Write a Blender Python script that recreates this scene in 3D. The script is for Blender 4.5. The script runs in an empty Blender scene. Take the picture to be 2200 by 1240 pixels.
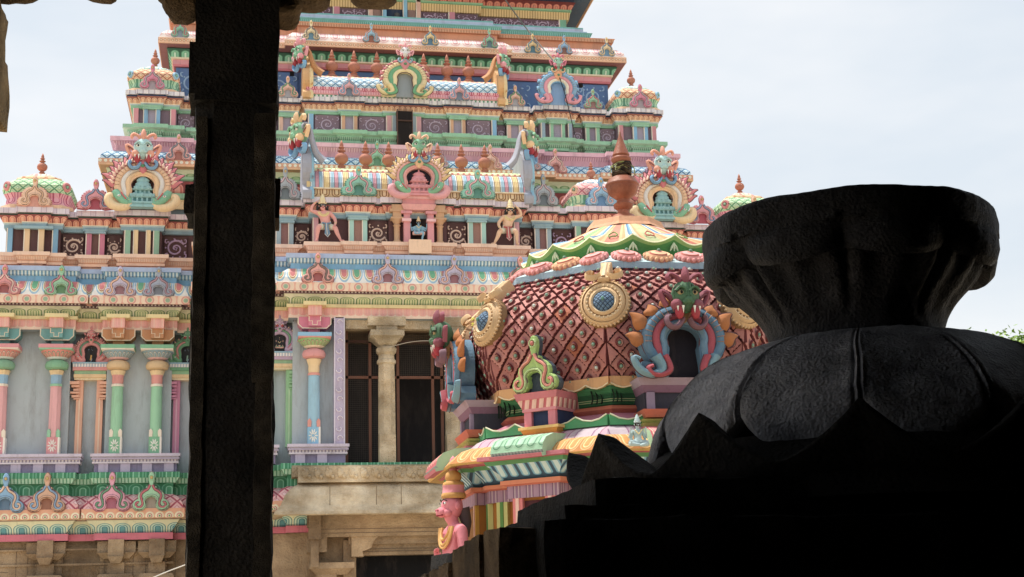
import bpy, bmesh, math, random
from mathutils import Vector, Matrix
from mathutils.geometry import tessellate_polygon
random.seed(7)
PI = math.pi
SC = bpy.context.scene
COL = SC.collection

# ------------------------------------------------------------------ camera
F_PX = 3092.0
cam_d = bpy.data.cameras.new("camera")
cam = bpy.data.objects.new("camera", cam_d)
COL.objects.link(cam)
SC.camera = cam
cam_d.sensor_width = 36.0
cam_d.lens = 36.0 * F_PX / 2200.0
cam_d.clip_start = 0.05
cam_d.clip_end = 3000
EYE = Vector((0, 0, 1.7))
_U = Vector((16750, -235, -F_PX)).normalized()
_Z = Vector((-380, 13620, -F_PX))
_Z = (_Z - _U * _U.dot(_Z)).normalized()
_Y = _Z.cross(_U)
# rows of the camera matrix are world axes written in camera space
R = Matrix((_U, _Y, _Z)).to_4x4()
cam.matrix_world = Matrix.Translation(EYE) @ R
# ------------------------------------------------------------------ world, sun, exposure
SUN_EL, SUN_AZ_VEC = math.radians(69), Vector((-0.87, 0.49))
W = bpy.data.worlds.new("World"); SC.world = W; W.use_nodes = True
nt = W.node_tree; nt.nodes.clear()
def N(t, **k):
    n = nt.nodes.new(t)
    for a, b in k.items(): setattr(n, a, b)
    return n
sky = N('ShaderNodeTexSky'); sky.sky_type = 'NISHITA'; sky.sun_disc = False
sky.sun_elevation = SUN_EL
sky.sun_rotation = math.atan2(SUN_AZ_VEC.x, SUN_AZ_VEC.y)
sky.air_density = 1.3; sky.dust_density = 2.5
bg1 = N('ShaderNodeBackground'); bg1.inputs[1].default_value = 0.10
tc = N('ShaderNodeTexCoord')
mp = N('ShaderNodeMapping'); mp.inputs['Scale'].default_value = (1.2, 1.2, 3.2)
nz = N('ShaderNodeTexNoise'); nz.inputs['Scale'].default_value = 1.7; nz.inputs['Detail'].default_value = 5; nz.inputs['Roughness'].default_value = .55
cr = N('ShaderNodeValToRGB')
cr.color_ramp.elements[0].position = .40; cr.color_ramp.elements[0].color = (.75, .81, .87, 1)
cr.color_ramp.elements[1].position = .60; cr.color_ramp.elements[1].color = (.93, .94, .95, 1)
bg2 = N('ShaderNodeBackground'); bg2.inputs[1].default_value = 0.43
mx = N('ShaderNodeMixShader'); mx.inputs[0].default_value = .92
out = N('ShaderNodeOutputWorld')
L = nt.links.new
L(tc.outputs['Generated'], mp.inputs[0]); L(mp.outputs[0], nz.inputs['Vector']); L(nz.outputs[0], cr.inputs[0])
L(sky.outputs[0], bg1.inputs[0]); L(cr.outputs[0], bg2.inputs[0])
L(bg1.outputs[0], mx.inputs[1]); L(bg2.outputs[0], mx.inputs[2]); L(mx.outputs[0], out.inputs[0])
sd = bpy.data.lights.new("sun", 'SUN'); sd.energy = 2.3; sd.angle = math.radians(5); sd.color = (1, .95, .87)
so = bpy.data.objects.new("sun", sd); COL.objects.link(so)
sv = Vector((SUN_AZ_VEC.x * math.cos(SUN_EL), SUN_AZ_VEC.y * math.cos(SUN_EL), math.sin(SUN_EL)))
so.rotation_euler = sv.to_track_quat('Z', 'Y').to_euler(); so.location = (-20, 0, 40)
SC.view_settings.view_transform = 'Standard'; SC.view_settings.look = 'None'
SC.view_settings.exposure = 1.25; SC.view_settings.gamma = 1
SC.render.engine = 'CYCLES'; SC.cycles.max_bounces = 6; SC.cycles.diffuse_bounces = 4

def unproj(px, py, Y):
    """photo point -> world point on the vertical plane at depth Y (used to measure real sizes)"""
    c = Vector((px - 1100, -(py - 620), -F_PX))
    r = Vector((c.dot(_U), c.dot(_Y), c.dot(_Z)))
    t = Y / r.y
    return Vector((r.x * t, Y, r.z * t + EYE.z))

# ------------------------------------------------------------------ materials
TONE = [.84, .13]       # tone shift of the tower's paint colours: saturation kept, share of white
def lin(h):
    r, g, b = [int(h[i:i + 2], 16) / 255 for i in (0, 2, 4)]
    y = .3 * r + .59 * g + .11 * b; k = TONE[1] * min(1, y * 1.6)
    r, g, b = [min(.93, (y + (c - y) * TONE[0]) * (1 - k) + k) for c in (r, g, b)]
    return tuple((c / 12.92 if c <= .04045 else ((c + .055) / 1.055) ** 2.4) for c in (r, g, b)) + (1,)
_m = {}
def newmat(name, rough=.75):
    m = bpy.data.materials.new(name); m.use_nodes = True
    n = m.node_tree; b = n.nodes['Principled BSDF']
    b.inputs['Roughness'].default_value = rough
    b.inputs['Specular IOR Level'].default_value = .25
    return m, n, b
def grime(n, colsock, b, amt=.25, scale=4., bump=.3, tint='6c5c56', bscale=30):
    tc = n.nodes.new('ShaderNodeTexCoord')
    g = n.nodes.new('ShaderNodeTexNoise'); g.inputs['Scale'].default_value = scale; g.inputs['Detail'].default_value = 7; g.inputs['Roughness'].default_value = .65
    mp = n.nodes.new('ShaderNodeMapping'); mp.inputs['Scale'].default_value = (1, 1, .3)
    n.links.new(tc.outputs['Object'], mp.inputs[0]); n.links.new(mp.outputs[0], g.inputs['Vector'])
    mr = n.nodes.new('ShaderNodeMapRange'); mr.inputs[1].default_value = .48; mr.inputs[2].default_value = .8; mr.inputs[4].default_value = amt * 2.2
    n.links.new(g.outputs[0], mr.inputs[0])
    mx = n.nodes.new('ShaderNodeMix'); mx.data_type = 'RGBA'
    n.links.new(mr.outputs[0], mx.inputs[0]); mx.inputs[7].default_value = lin(tint)
    if isinstance(colsock, tuple): mx.inputs[6].default_value = colsock
    else: n.links.new(colsock, mx.inputs[6])
    # narrow dark rain streaks and mould specks
    mp3 = n.nodes.new('ShaderNodeMapping'); mp3.inputs['Scale'].default_value = (9, 9, .7)
    n.links.new(tc.outputs['Object'], mp3.inputs[0])
    g3 = n.nodes.new('ShaderNodeTexNoise'); g3.inputs['Scale'].default_value = 1.; g3.inputs['Detail'].default_value = 8; g3.inputs['Roughness'].default_value = .7
    n.links.new(mp3.outputs[0], g3.inputs['Vector'])
    m3 = n.nodes.new('ShaderNodeMapRange'); m3.inputs[1].default_value = .56; m3.inputs[2].default_value = .78; m3.inputs[4].default_value = min(.7, amt * 2.6)
    n.links.new(g3.outputs[0], m3.inputs[0])
    mx3 = n.nodes.new('ShaderNodeMix'); mx3.data_type = 'RGBA'; n.links.new(m3.outputs[0], mx3.inputs[0]); n.links.new(mx.outputs[2], mx3.inputs[6]); mx3.inputs[7].default_value = lin('3c3630')
    n.links.new(mx3.outputs[2], b.inputs['Base Color'])
    g2 = n.nodes.new('ShaderNodeTexNoise'); g2.inputs['Scale'].default_value = bscale; g2.inputs['Detail'].default_value = 4
    n.links.new(tc.outputs['Object'], g2.inputs['Vector'])
    bp = n.nodes.new('ShaderNodeBump'); bp.inputs['Strength'].default_value = bump; bp.inputs['Distance'].default_value = .02
    n.links.new(g2.outputs[0], bp.inputs['Height']); n.links.new(bp.outputs[0], b.inputs['Normal'])
    return bp
def paint(hexc, amt=.17):
    k = 'paint_%s_%s' % (hexc, TONE[0])
    if k not in _m:
        m, n, b = newmat(k); grime(n, lin(hexc), b, amt); _m[k] = m
    return _m[k]
def math_n(n, op, a, b=None, c=None, clamp=False):
    q = n.nodes.new('ShaderNodeMath'); q.operation = op; q.use_clamp = clamp
    for i, v in enumerate((a, b, c)):
        if v is None: continue
        if isinstance(v, (int, float)): q.inputs[i].default_value = v
        else: n.links.new(v, q.inputs[i])
    return q.outputs[0]
def ramp(n, fac, stops, interp='CONSTANT'):
    r = n.nodes.new('ShaderNodeValToRGB'); r.color_ramp.interpolation = interp
    e = r.color_ramp.elements
    while len(e) > 1: e.remove(e[-1])
    e[0].position = stops[0][0]; e[0].color = lin(stops[0][1])
    for p, c in stops[1:]:
        x = e.new(p); x.color = lin(c)
    n.links.new(fac, r.inputs[0]); return r.outputs[0]
def uvsock(n):
    t = n.nodes.new('ShaderNodeUVMap'); s = n.nodes.new('ShaderNodeSeparateXYZ'); n.links.new(t.outputs[0], s.inputs[0])
    return s.outputs[0], s.outputs[1]
def petal(period, h, stops, flip=False, alt=None, v0=0., bump=.6, aspect=1.):
    """row of nested U-shaped petals: u along the moulding, v up it (metres)"""
    k = 'petal_%s_%s_%s_%s_%s_%s' % (period, h, '_'.join(c for _, c in stops), flip, v0, bool(alt))
    if k in _m: return _m[k]
    m, n, b = newmat(k); u, v = uvsock(n)
    uu = math_n(n, 'DIVIDE', u, period); fr = math_n(n, 'FRACT', uu)
    s = math_n(n, 'ABSOLUTE', math_n(n, 'SUBTRACT', fr, .5))           # 0..0.5
    t = math_n(n, 'DIVIDE', math_n(n, 'SUBTRACT', v, v0), h)            # 0..1
    if not flip: t = math_n(n, 'SUBTRACT', 1., t)                       # petals hang down
    # round end where t > .5
    tt = math_n(n, 'MULTIPLY', math_n(n, 'MAXIMUM', math_n(n, 'SUBTRACT', t, .52), 0.), aspect)
    d = math_n(n, 'SQRT', math_n(n, 'ADD', math_n(n, 'POWER', s, 2.), math_n(n, 'POWER', tt, 2.)))
    c = ramp(n, math_n(n, 'MULTIPLY', d, 2.), stops)
    if alt:
        c2 = ramp(n, math_n(n, 'MULTIPLY', d, 2.), alt)
        par = math_n(n, 'MODULO', math_n(n, 'FLOOR', math_n(n, 'ABSOLUTE', uu)), 2.)
        mx = n.nodes.new('ShaderNodeMix'); mx.data_type = 'RGBA'
        n.links.new(par, mx.inputs[0]); n.links.new(c, mx.inputs[6]); n.links.new(c2, mx.inputs[7]); c = mx.outputs[2]
    bp = grime(n, c, b, .12)
    bp2 = n.nodes.new('ShaderNodeBump'); bp2.inputs['Strength'].default_value = bump; bp2.inputs['Distance'].default_value = .04; bp2.invert = True
    n.links.new(math_n(n, 'MINIMUM', d, .5), bp2.inputs['Height']); n.links.new(bp.outputs[0], bp2.inputs['Normal'])
    n.links.new(bp2.outputs[0], b.inputs['Normal'])
    _m[k] = m; return m
def lattice(pu, pv, stops, bump=.5):
    """diamond scale pattern; fac 0 at diamond centre, 1 on the lines"""
    k = 'lattice_%s_%s_%s' % (pu, pv, '_'.join(c for _, c in stops))
    if k in _m: return _m[k]
    m, n, b = newmat(k); u, v = uvsock(n)
    a = math_n(n, 'DIVIDE', u, pu); c = math_n(n, 'DIVIDE', v, pv)
    p = math_n(n, 'ABSOLUTE', math_n(n, 'SUBTRACT', math_n(n, 'FRACT', math_n(n, 'ADD', a, c)), .5))
    q = math_n(n, 'ABSOLUTE', math_n(n, 'SUBTRACT', math_n(n, 'FRACT', math_n(n, 'SUBTRACT', a, c)), .5))
    d = math_n(n, 'MULTIPLY', math_n(n, 'MAXIMUM', p, q), 2.)
    bp = grime(n, ramp(n, d, stops), b, .12)
    bp2 = n.nodes.new('ShaderNodeBump'); bp2.inputs['Strength'].default_value = bump; bp2.inputs['Distance'].default_value = .03; bp2.invert = True
    n.links.new(d, bp2.inputs['Height']); n.links.new(bp.outputs[0], bp2.inputs['Normal']); n.links.new(bp2.outputs[0], b.inputs['Normal'])
    _m[k] = m; return m
def bead(period, h, stops, v0=0.):
    """row of round bosses"""
    k = 'bead_%s_%s_%s' % (period, h, '_'.join(c for _, c in stops))
    if k in _m: return _m[k]
    m, n, b = newmat(k); u, v = uvsock(n)
    s = math_n(n, 'MULTIPLY', math_n(n, 'SUBTRACT', math_n(n, 'FRACT', math_n(n, 'DIVIDE', u, period)), .5), 2.)
    t = math_n(n, 'MULTIPLY', math_n(n, 'SUBTRACT', math_n(n, 'DIVIDE', math_n(n, 'SUBTRACT', v, v0), h), .5), 2.)
    t = math_n(n, 'MULTIPLY', t, min(1.6, h / period) * 1.)
    d = math_n(n, 'SQRT', math_n(n, 'ADD', math_n(n, 'POWER', s, 2.), math_n(n, 'POWER', t, 2.)))
    bp = grime(n, ramp(n, math_n(n, 'MULTIPLY', d, .8), stops), b, .1)
    bp2 = n.nodes.new('ShaderNodeBump'); bp2.inputs['Strength'].default_value = .6; bp2.inputs['Distance'].default_value = .03; bp2.invert = True
    n.links.new(math_n(n, 'MINIMUM', d, .9), bp2.inputs['Height']); n.links.new(bp.outputs[0], bp2.inputs['Normal']); n.links.new(bp2.outputs[0], b.inputs['Normal'])
    _m[k] = m; return m
def stripes(period, stops, bump=.4, horizontal=False):
    k = 'stripe_%s_%s_%s' % (period, '_'.join(c for _, c in stops), horizontal)
    if k in _m: return _m[k]
    m, n, b = newmat(k); u, v = uvsock(n)
    f = math_n(n, 'FRACT', math_n(n, 'DIVIDE', v if horizontal else u, period))
    bp = grime(n, ramp(n, f, stops), b, .1)
    bp2 = n.nodes.new('ShaderNodeBump'); bp2.inputs['Strength'].default_value = bump; bp2.inputs['Distance'].default_value = .02
    n.links.new(math_n(n, 'PINGPONG', math_n(n, 'MULTIPLY', f, len(stops)), .5), bp2.inputs['Height'])
    n.links.new(bp.outputs[0], bp2.inputs['Normal']); n.links.new(bp2.outputs[0], b.inputs['Normal'])
    _m[k] = m; return m
def stone(name, c1, c2, scale=3., bump=.8, brick=None, rough=.9, streak=None, dist=.03):
    if name in _m: return _m[name]
    m, n, b = newmat(name, rough)
    tc = n.nodes.new('ShaderNodeTexCoord')
    mp = n.nodes.new('ShaderNodeMapping'); mp.inputs['Scale'].default_value = streak or (1, 1, 1)
    n.links.new(tc.outputs['Object'], mp.inputs[0])
    a = n.nodes.new('ShaderNodeTexNoise'); a.inputs['Scale'].default_value = scale; a.inputs['Detail'].default_value = 9; a.inputs['Roughness'].default_value = .68
    n.links.new(mp.outputs[0], a.inputs['Vector'])
    c = ramp(n, a.outputs[0], [(.32, c1), (.68, c2)], 'LINEAR')
    f = n.nodes.new('ShaderNodeTexNoise'); f.inputs['Scale'].default_value = scale * 9; f.inputs['Detail'].default_value = 6; f.inputs['Roughness'].default_value = .7
    n.links.new(mp.outputs[0], f.inputs['Vector'])
    vo = n.nodes.new('ShaderNodeTexVoronoi'); vo.inputs['Scale'].default_value = scale * 14
    n.links.new(mp.outputs[0], vo.inputs['Vector'])
    h = math_n(n, 'ADD', math_n(n, 'MULTIPLY', a.outputs[0], 2.), math_n(n, 'ADD', f.outputs[0], math_n(n, 'MULTIPLY', vo.outputs[0], .5)))
    # worn patches, darker pits and pale scratches
    g = n.nodes.new('ShaderNodeTexNoise'); g.inputs['Scale'].default_value = scale * .35; g.inputs['Detail'].default_value = 5
    n.links.new(mp.outputs[0], g.inputs['Vector'])
    k = n.nodes.new('ShaderNodeMapRange'); k.inputs[1].default_value = .38; k.inputs[2].default_value = .66; k.inputs[3].default_value = .55; k.inputs[4].default_value = 1.25
    n.links.new(g.outputs[0], k.inputs[0])
    hv = n.nodes.new('ShaderNodeHueSaturation'); n.links.new(c, hv.inputs['Color']); n.links.new(k.outputs[0], hv.inputs['Value'])
    n.links.new(hv.outputs[0], b.inputs['Base Color'])
    bp = n.nodes.new('ShaderNodeBump'); bp.inputs['Strength'].default_value = bump; bp.inputs['Distance'].default_value = dist
    n.links.new(h, bp.inputs['Height']); n.links.new(bp.outputs[0], b.inputs['Normal'])
    _m[name] = m; return m

# ------------------------------------------------------------------ mesh builder
class MB:
    def __init__(s): s.v = []; s.f = []; s.m = []; s.mats = []; s.uv = []; s.sm = []; s.T = Matrix.Identity(4)
    def mi(s, m):
        if isinstance(m, str): m = paint(m)
        if m not in s.mats: s.mats.append(m)
        return s.mats.index(m)
    def add(s, vs, fs, m, uvs=None, smooth=False):
        o = len(s.v); s.v += [s.T @ Vector(p) for p in vs]
        k = s.mi(m)
        flip = s.T.determinant() < 0
        for i, f in enumerate(fs):
            g = [a + o for a in f]; u = uvs[i] if uvs else None
            if flip: g = g[::-1]; u = u[::-1] if u else None
            s.f.append(g); s.m.append(k); s.uv.append(u); s.sm.append(smooth)
    def box(s, x0, x1, y0, y1, z0, z1, m):
        vs = [(x, y, z) for z in (z0, z1) for y in (y0, y1) for x in (x0, x1)]
        fs = [(0, 2, 3, 1), (4, 5, 7, 6), (0, 1, 5, 4), (1, 3, 7, 5), (3, 2, 6, 7), (2, 0, 4, 6)]
        uvs = []
        for f in fs:
            uvs.append([(vs[i][0] + vs[i][1], vs[i][2]) for i in f])
        s.add(vs, fs, m, uvs)
    def taper(s, x0, x1, y0, y1, z0, z1, e, m):
        """box whose top is wider by e on left, right and front"""
        a = [(x0, y0, z0), (x1, y0, z0), (x1, y1, z0), (x0, y1, z0)]
        b = [(x0 - e, y0 - e, z1), (x1 + e, y0 - e, z1), (x1 + e, y1, z1), (x0 - e, y1, z1)]
        fs = [(0, 3, 2, 1), (4, 5, 6, 7), (0, 1, 5, 4), (1, 2, 6, 5), (2, 3, 7, 6), (3, 0, 4, 7)]
        vs = a + b
        s.add(vs, fs, m, [[(vs[i][0] + vs[i][1], vs[i][2]) for i in f] for f in fs])
    def sweep(s, path, prof, closed=False):
        """prof: (out, z, material of the strip above this point)"""
        n = len(path)
        def off(i, o):
            p = Vector(path[i])
            if closed or 0 < i < n - 1:
                a = (p - Vector(path[i - 1])).normalized(); b = (Vector(path[(i + 1) % n]) - p).normalized()
            elif i == 0: a = b = (Vector(path[1]) - p).normalized()
            else: a = b = (p - Vector(path[i - 1])).normalized()
            na = Vector((a.y, -a.x)); nb = Vector((b.y, -b.x)); k = na + nb
            k = k / max(.3, k.dot(na)) if k.length > 1e-6 else na
            return p + k * o
        segs = n if closed else n - 1
        cum = [0.]
        for i in range(segs): cum.append(cum[-1] + (Vector(path[(i + 1) % n]) - Vector(path[i])).length)
        v = 0.; last = None
        for j in range(len(prof) - 1):
            o0, z0, m = prof[j]; o1, z1 = prof[j + 1][:2]
            if m is not last: v = 0.; last = m
            h = math.hypot(o1 - o0, z1 - z0)
            if h < 1e-6 or m is None: continue
            for i in range(segs):
                k = (i + 1) % n
                a, b = off(i, o0), off(k, o0); c, d = off(k, o1), off(i, o1)
                u0 = cum[i]; sd_ = (Vector(path[k]) - Vector(path[i])).normalized()
                s.add([(a.x, a.y, z0), (b.x, b.y, z0), (c.x, c.y, z1), (d.x, d.y, z1)], [(0, 1, 2, 3)], m,
                      [[(u0 + (q - Vector(path[i])).dot(sd_), vv) for q, vv in ((a, v), (b, v), (c, v + h), (d, v + h))]])
            v += h
    def cap(s, path, z, m, o=0):
        s.poly3([(x, y, z) for x, y in path], m)
    def poly3(s, pts, m):
        tr = tessellate_polygon([[Vector(p) for p in pts]])
        s.add(pts, [tuple(t) for t in tr], m, [[(pts[i][0], pts[i][1]) for i in t] for t in tr])
    def extr(s, pts, y0, y1, m, mside=None, bev=0.):
        """outline in x,z extruded from y0 (front) to y1 (back), facing -y"""
        P = [Vector((x, z)) for x, z in pts]
        area = sum(P[i].x * P[(i + 1) % len(P)].y - P[(i + 1) % len(P)].x * P[i].y for i in range(len(P)))
        if area < 0: P = P[::-1]
        n = len(P)
        Fp = P
        if bev:
            Fp = []
            for i in range(n):
                a = P[i] - P[i - 1]; b = P[(i + 1) % n] - P[i]
                k = (Vector((-a.y, a.x)).normalized() + Vector((-b.y, b.x)).normalized())
                Fp.append(P[i] + (k.normalized() * bev if k.length > 1e-5 else Vector((0, 0))))
        tr = tessellate_polygon([[Vector((p.x, p.y, 0)) for p in P]])
        vf = [(p.x, y0, p.y) for p in Fp]; vb = [(p.x, y1, p.y) for p in P]
        t1 = []
        for t in tr:
            a, b, c = [P[i] for i in t]
            if (b - a).cross(c - a) < 0: t = (t[0], t[2], t[1])
            t1.append(tuple(t))
        s.add(vf, t1, m, [[(P[i].x, P[i].y) for i in t] for t in t1])
        s.add(vb, [tuple(t[::-1]) for t in t1], mside or m)
        ym = y0 + bev
        if bev:
            s.add(vf + [(p.x, ym, p.y) for p in P], [(i, (i + n), ((i + 1) % n) + n, (i + 1) % n) for i in range(n)], m)
        s.add([(p.x, ym, p.y) for p in P] + vb, [(i, (i + n), ((i + 1) % n) + n, (i + 1) % n) for i in range(n)], mside or m)
    def ribbon(s, pts, w, y, out, m, k=4, closed=False):
        """rounded raised band following pts (x,z) on the plane y; w = half width (number or function of t)"""
        P = [Vector(p) for p in pts]; n = len(P); rows = []
        L = 0.; Ls = [0.]
        for i in range(1, n): L += (P[i] - P[i - 1]).length; Ls.append(L)
        for i in range(n):
            a = P[max(0, i - 1)]; b = P[min(n - 1, i + 1)]
            if closed: a = P[i - 1]; b = P[(i + 1) % n]
            d = (b - a).normalized(); nn = Vector((-d.y, d.x))
            ww = w(i / (n - 1)) if callable(w) else w
            rows.append([(P[i].x + nn.x * ww * math.cos(t), y - out * math.sin(t) * (ww / (w(0.5) if callable(w) else w) if callable(w) else 1), P[i].y + nn.y * ww * math.cos(t)) for t in [PI * q / k for q in range(k + 1)]])
        vs = [p for r in rows for p in r]; fs = []; uvs = []
        rng = n if closed else n - 1
        for i in range(rng):
            j = (i + 1) % n
            for q in range(k):
                fs.append((i * (k + 1) + q, i * (k + 1) + q + 1, j * (k + 1) + q + 1, j * (k + 1) + q))
                l0 = Ls[i]; l1 = Ls[j] if j else L
                uvs.append([(l0, q / k), (l0, (q + 1) / k), (l1, (q + 1) / k), (l1, q / k)])
        s.add(vs, [f[::-1] for f in fs], m, [u[::-1] for u in uvs], True)
    def oribbon(s, pts, w, y, out, m, k=4, line='5a4046', lw=.010):
        """ribbon with the dark contour line the painters draw round every scroll"""
        f = (lambda t: w(t) + lw) if callable(w) else w + lw
        s.ribbon(pts, f, y, out * .35, line, 2); s.ribbon(pts, w, y, out, m, k)
    def tube(s, pts, r, m, n=8, caps=True):
        P = [Vector(p) for p in pts]; N_ = len(P); vs = []; fs = []
        up = Vector((0, 0, 1)); prev = None
        for i in range(N_):
            d = (P[min(N_ - 1, i + 1)] - P[max(0, i - 1)]).normalized()
            if prev is None:
                a = d.cross(up);  a = a if a.length > .05 else d.cross(Vector((1, 0, 0)))
            else: a = prev - d * prev.dot(d)
            a.normalize(); prev = a; b = d.cross(a)
            rr = r(i / (N_ - 1)) if callable(r) else r
            for k in range(n):
                t = 2 * PI * k / n; vs.append(P[i] + (a * math.cos(t) + b * math.sin(t)) * rr)
        for i in range(N_ - 1):
            for k in range(n):
                fs.append((i * n + k, i * n + (k + 1) % n, (i + 1) * n + (k + 1) % n, (i + 1) * n + k))
        if caps: fs.append(tuple(range(n))[::-1]); fs.append(tuple((N_ - 1) * n + k for k in range(n)))
        s.add(vs, [f[::-1] for f in fs], m, None, True)
    def lathe(s, cx, cy, prof, n=16, rot=0., smooth=True, poly=None, sy=1.):
        """prof (r, z, mat); poly: unit plan polygon instead of a circle"""
        if poly is None: poly = [(math.cos(2 * PI * k / n + rot), math.sin(2 * PI * k / n + rot)) for k in range(n)]
        n = len(poly); per = [0.]
        for k in range(n): per.append(per[-1] + math.dist(poly[k], poly[(k + 1) % n]))
        v = 0.; last = None
        for j in range(len(prof) - 1):
            r0, z0, m = prof[j]; r1, z1 = prof[j + 1][:2]
            if m is None: continue
            if m is not last: v = 0.; last = m; rr = max(r0, r1)
            h = math.hypot(r1 - r0, z1 - z0)
            vs = []; fs = []; uvs = []
            for k in range(n):
                x, y = poly[k]; vs += [(cx + x * r0, cy + y * r0 * sy, z0), (cx + x * r1, cy + y * r1 * sy, z1)]
            for k in range(n):
                l = (k + 1) % n
                fs.append((2 * k, 2 * l, 2 * l + 1, 2 * k + 1))
                c = (per[k] + per[k + 1]) / 2
                a0 = c + (per[k] - c) * r0 / rr; a1 = c + (per[k + 1] - c) * r0 / rr; b1 = c + (per[k + 1] - c) * r1 / rr; b0 = c + (per[k] - c) * r1 / rr
                if n > 12: a0 = b0 = per[k]; a1 = b1 = per[k + 1]
                uvs.append([(a0 * rr, v), (a1 * rr, v), (b1 * rr, v + h), (b0 * rr, v + h)])
            s.add(vs, fs, m, uvs, smooth)
            v += h
    def ball(s, c, r, m, n=10, k=7):
        if isinstance(r, (int, float)): r = (r, r, r)
        vs = []; fs = []
        for i in range(k + 1):
            t = PI * i / k
            for j in range(n):
                a = 2 * PI * j / n
                vs.append((c[0] + r[0] * math.sin(t) * math.cos(a), c[1] + r[1] * math.sin(t) * math.sin(a), c[2] + r[2] * math.cos(t)))
        for i in range(k):
            for j in range(n):
                fs.append((i * n + j, (i + 1) * n + j, (i + 1) * n + (j + 1) % n, i * n + (j + 1) % n))
        s.add(vs, fs, m, None, True)
    def build(s, name, parent=None, label=None, cat=None, group=None, kind=None, loc=None):
        me = bpy.data.meshes.new(name); me.from_pydata([tuple(p) for p in s.v], [], s.f)
        for m in s.mats: me.materials.append(m)
        me.polygons.foreach_set('material_index', s.m)
        me.polygons.foreach_set('use_smooth', s.sm)
        uvl = me.uv_layers.new(name='UVMap'); d = []
        for f, u in zip(s.f, s.uv):
            if u is None: u = [(s.v[i].x, s.v[i].z) for i in f]
            for c in u: d += [c[0], c[1]]
        uvl.data.foreach_set('uv', d)
        # weld and make the shading split at hard corners
        bm = bmesh.new(); bm.from_mesh(me)
        bmesh.ops.remove_doubles(bm, verts=bm.verts, dist=1e-5)
        for e in bm.edges:
            if len(e.link_faces) == 2 and e.calc_face_angle(0) > .9: e.smooth = False
        bm.to_mesh(me); bm.free()
        o = bpy.data.objects.new(name, me); COL.objects.link(o)
        if parent: o.parent = parent
        if loc: o.location = loc
        tag(o, label, cat, group, kind)
        return o
def tag(o, label=None, cat=None, group=None, kind=None):
    if label: o['label'] = label
    if cat: o['category'] = cat
    if group: o['group'] = group
    if kind: o['kind'] = kind
    return o
def empty(name, loc, label, cat, group=None, rz=0):
    o = bpy.data.objects.new(name, None); COL.objects.link(o); o.location = loc; o.rotation_euler = (0, 0, rz)
    o.empty_display_size = .3
    return tag(o, label, cat, group)
def TR(x=0, y=0, z=0, sx=1, sy=1, sz=1, rz=0, ry=0, rx=0):
    return Matrix.Translation((x, y, z)) @ Matrix.Rotation(rz, 4, 'Z') @ Matrix.Rotation(rx, 4, 'X') @ Matrix.Rotation(ry, 4, 'Y') @ Matrix.Diagonal((sx, sy, sz, 1))
def smoothpath(pts, n=6):
    """Catmull-Rom through 2-D or 3-D points"""
    P = [Vector(p) for p in pts]; out = []
    for i in range(len(P) - 1):
        a = P[max(0, i - 1)]; b = P[i]; c = P[i + 1]; d = P[min(len(P) - 1, i + 2)]
        for k in range(n):
            t = k / n
            out.append(.5 * ((2 * b) + (c - a) * t + (2 * a - 5 * b + 4 * c - d) * t * t + (3 * b - a - 3 * c + d) * t ** 3))
    out.append(P[-1]); return out
def spiral(cx, cz, r0, r1, a0, a1, n=14):
    return [(cx + (r0 + (r1 - r0) * i / n) * math.cos(a0 + (a1 - a0) * i / n), cz + (r0 + (r1 - r0) * i / n) * math.sin(a0 + (a1 - a0) * i / n)) for i in range(n + 1)]
def mir(pts): return [(-x, z) for x, z in pts]
# ------------------------------------------------------------------ ornaments
KH = [(0, 1.0), (.045, .985), (.085, .93), (.085, .86), (.055, .79), (.05, .73), (.10, .745), (.145, .72), (.15, .67),
      (.20, .655), (.28, .60), (.34, .51), (.36, .42), (.345, .35), (.40, .33), (.465, .27), (.495, .18), (.47, .08), (.40, .015), (.29, .0),
      (.20, .03), (.145, .10), (.13, .19), (.15, .27), (.14, .34), (.09, .39), (0, .41)]
KH = [(x * (1 if z < .6 else .95), z * .86 if z < .75 else (.645 + (z - .75) * 1.42)) for x, z in KH]
def kudu_outline(feather=False):
    half = KH
    if feather:
        o = []; n = len(half)
        sm = smoothpath(half[8:18], 3)
        for i, p in enumerate(sm):
            c = Vector((.0, .3)); d = (Vector(p) - c).normalized()
            o.append(tuple(Vector(p) + d * (.05 if i % 2 else .0) + d * .04))
        half = half[:8] + o + half[18:]
    return half + [(-x, z) for x, z in half[-2:0:-1]]
def kudu(mb, main, acc, dark, T, jewel='c9a45c', feather=False, thick=.16, light=None):
    """horseshoe arch ornament, unit width 1 x height 1, facing -y"""
    old = mb.T; mb.T = old @ T
    light = light or main
    mb.extr(kudu_outline(feather), -thick, 0, main, bev=.015)
    mb.extr([(x * 1.06 + (.0), .49 + (z - .49) * 1.05) for x, z in kudu_outline(feather)], -thick * .45, .02, dark)
    mb.extr([(-.19, 0), (.19, 0), (.19, .27), (.1, .37), (-.1, .37), (-.19, .27)], -.03, .0, dark)
    y = -thick
    for sgn in (1, -1):
        r = [(.035, .66), (.10, .55), (.19, .50), (.265, .43), (.275, .35), (.25, .28)] + spiral(.345, .17, .13, .03, 2.5, 8.2, 14)
        p = [(x * sgn, z) for x, z in smoothpath(r[:6], 3) + [Vector(q) for q in r[7:]]]
        mb.oribbon(p, .028, y + .005, .05, acc, 3, lw=.026)
        q = [(.145, .27), (.13, .19), (.145, .10), (.20, .03)]
        e = [(x * sgn, z) for x, z in smoothpath([(.0, .40), (.1, .385), (.18, .32), (.19, .25), (.175, .19), (.2, .10), (.27, .05), (.38, .055), (.44, .12)], 3)]
        mb.oribbon(e, .022, y + .005, .04, light, 3, lw=.02)
    mb.ball((0, y, .855), (.045, .05, .045), jewel, 8, 5)
    mb.ribbon(spiral(0, .855, .068, .068, 0, 2 * PI, 10), .014, y, .03, light, 3)
    mb.T = old
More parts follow.
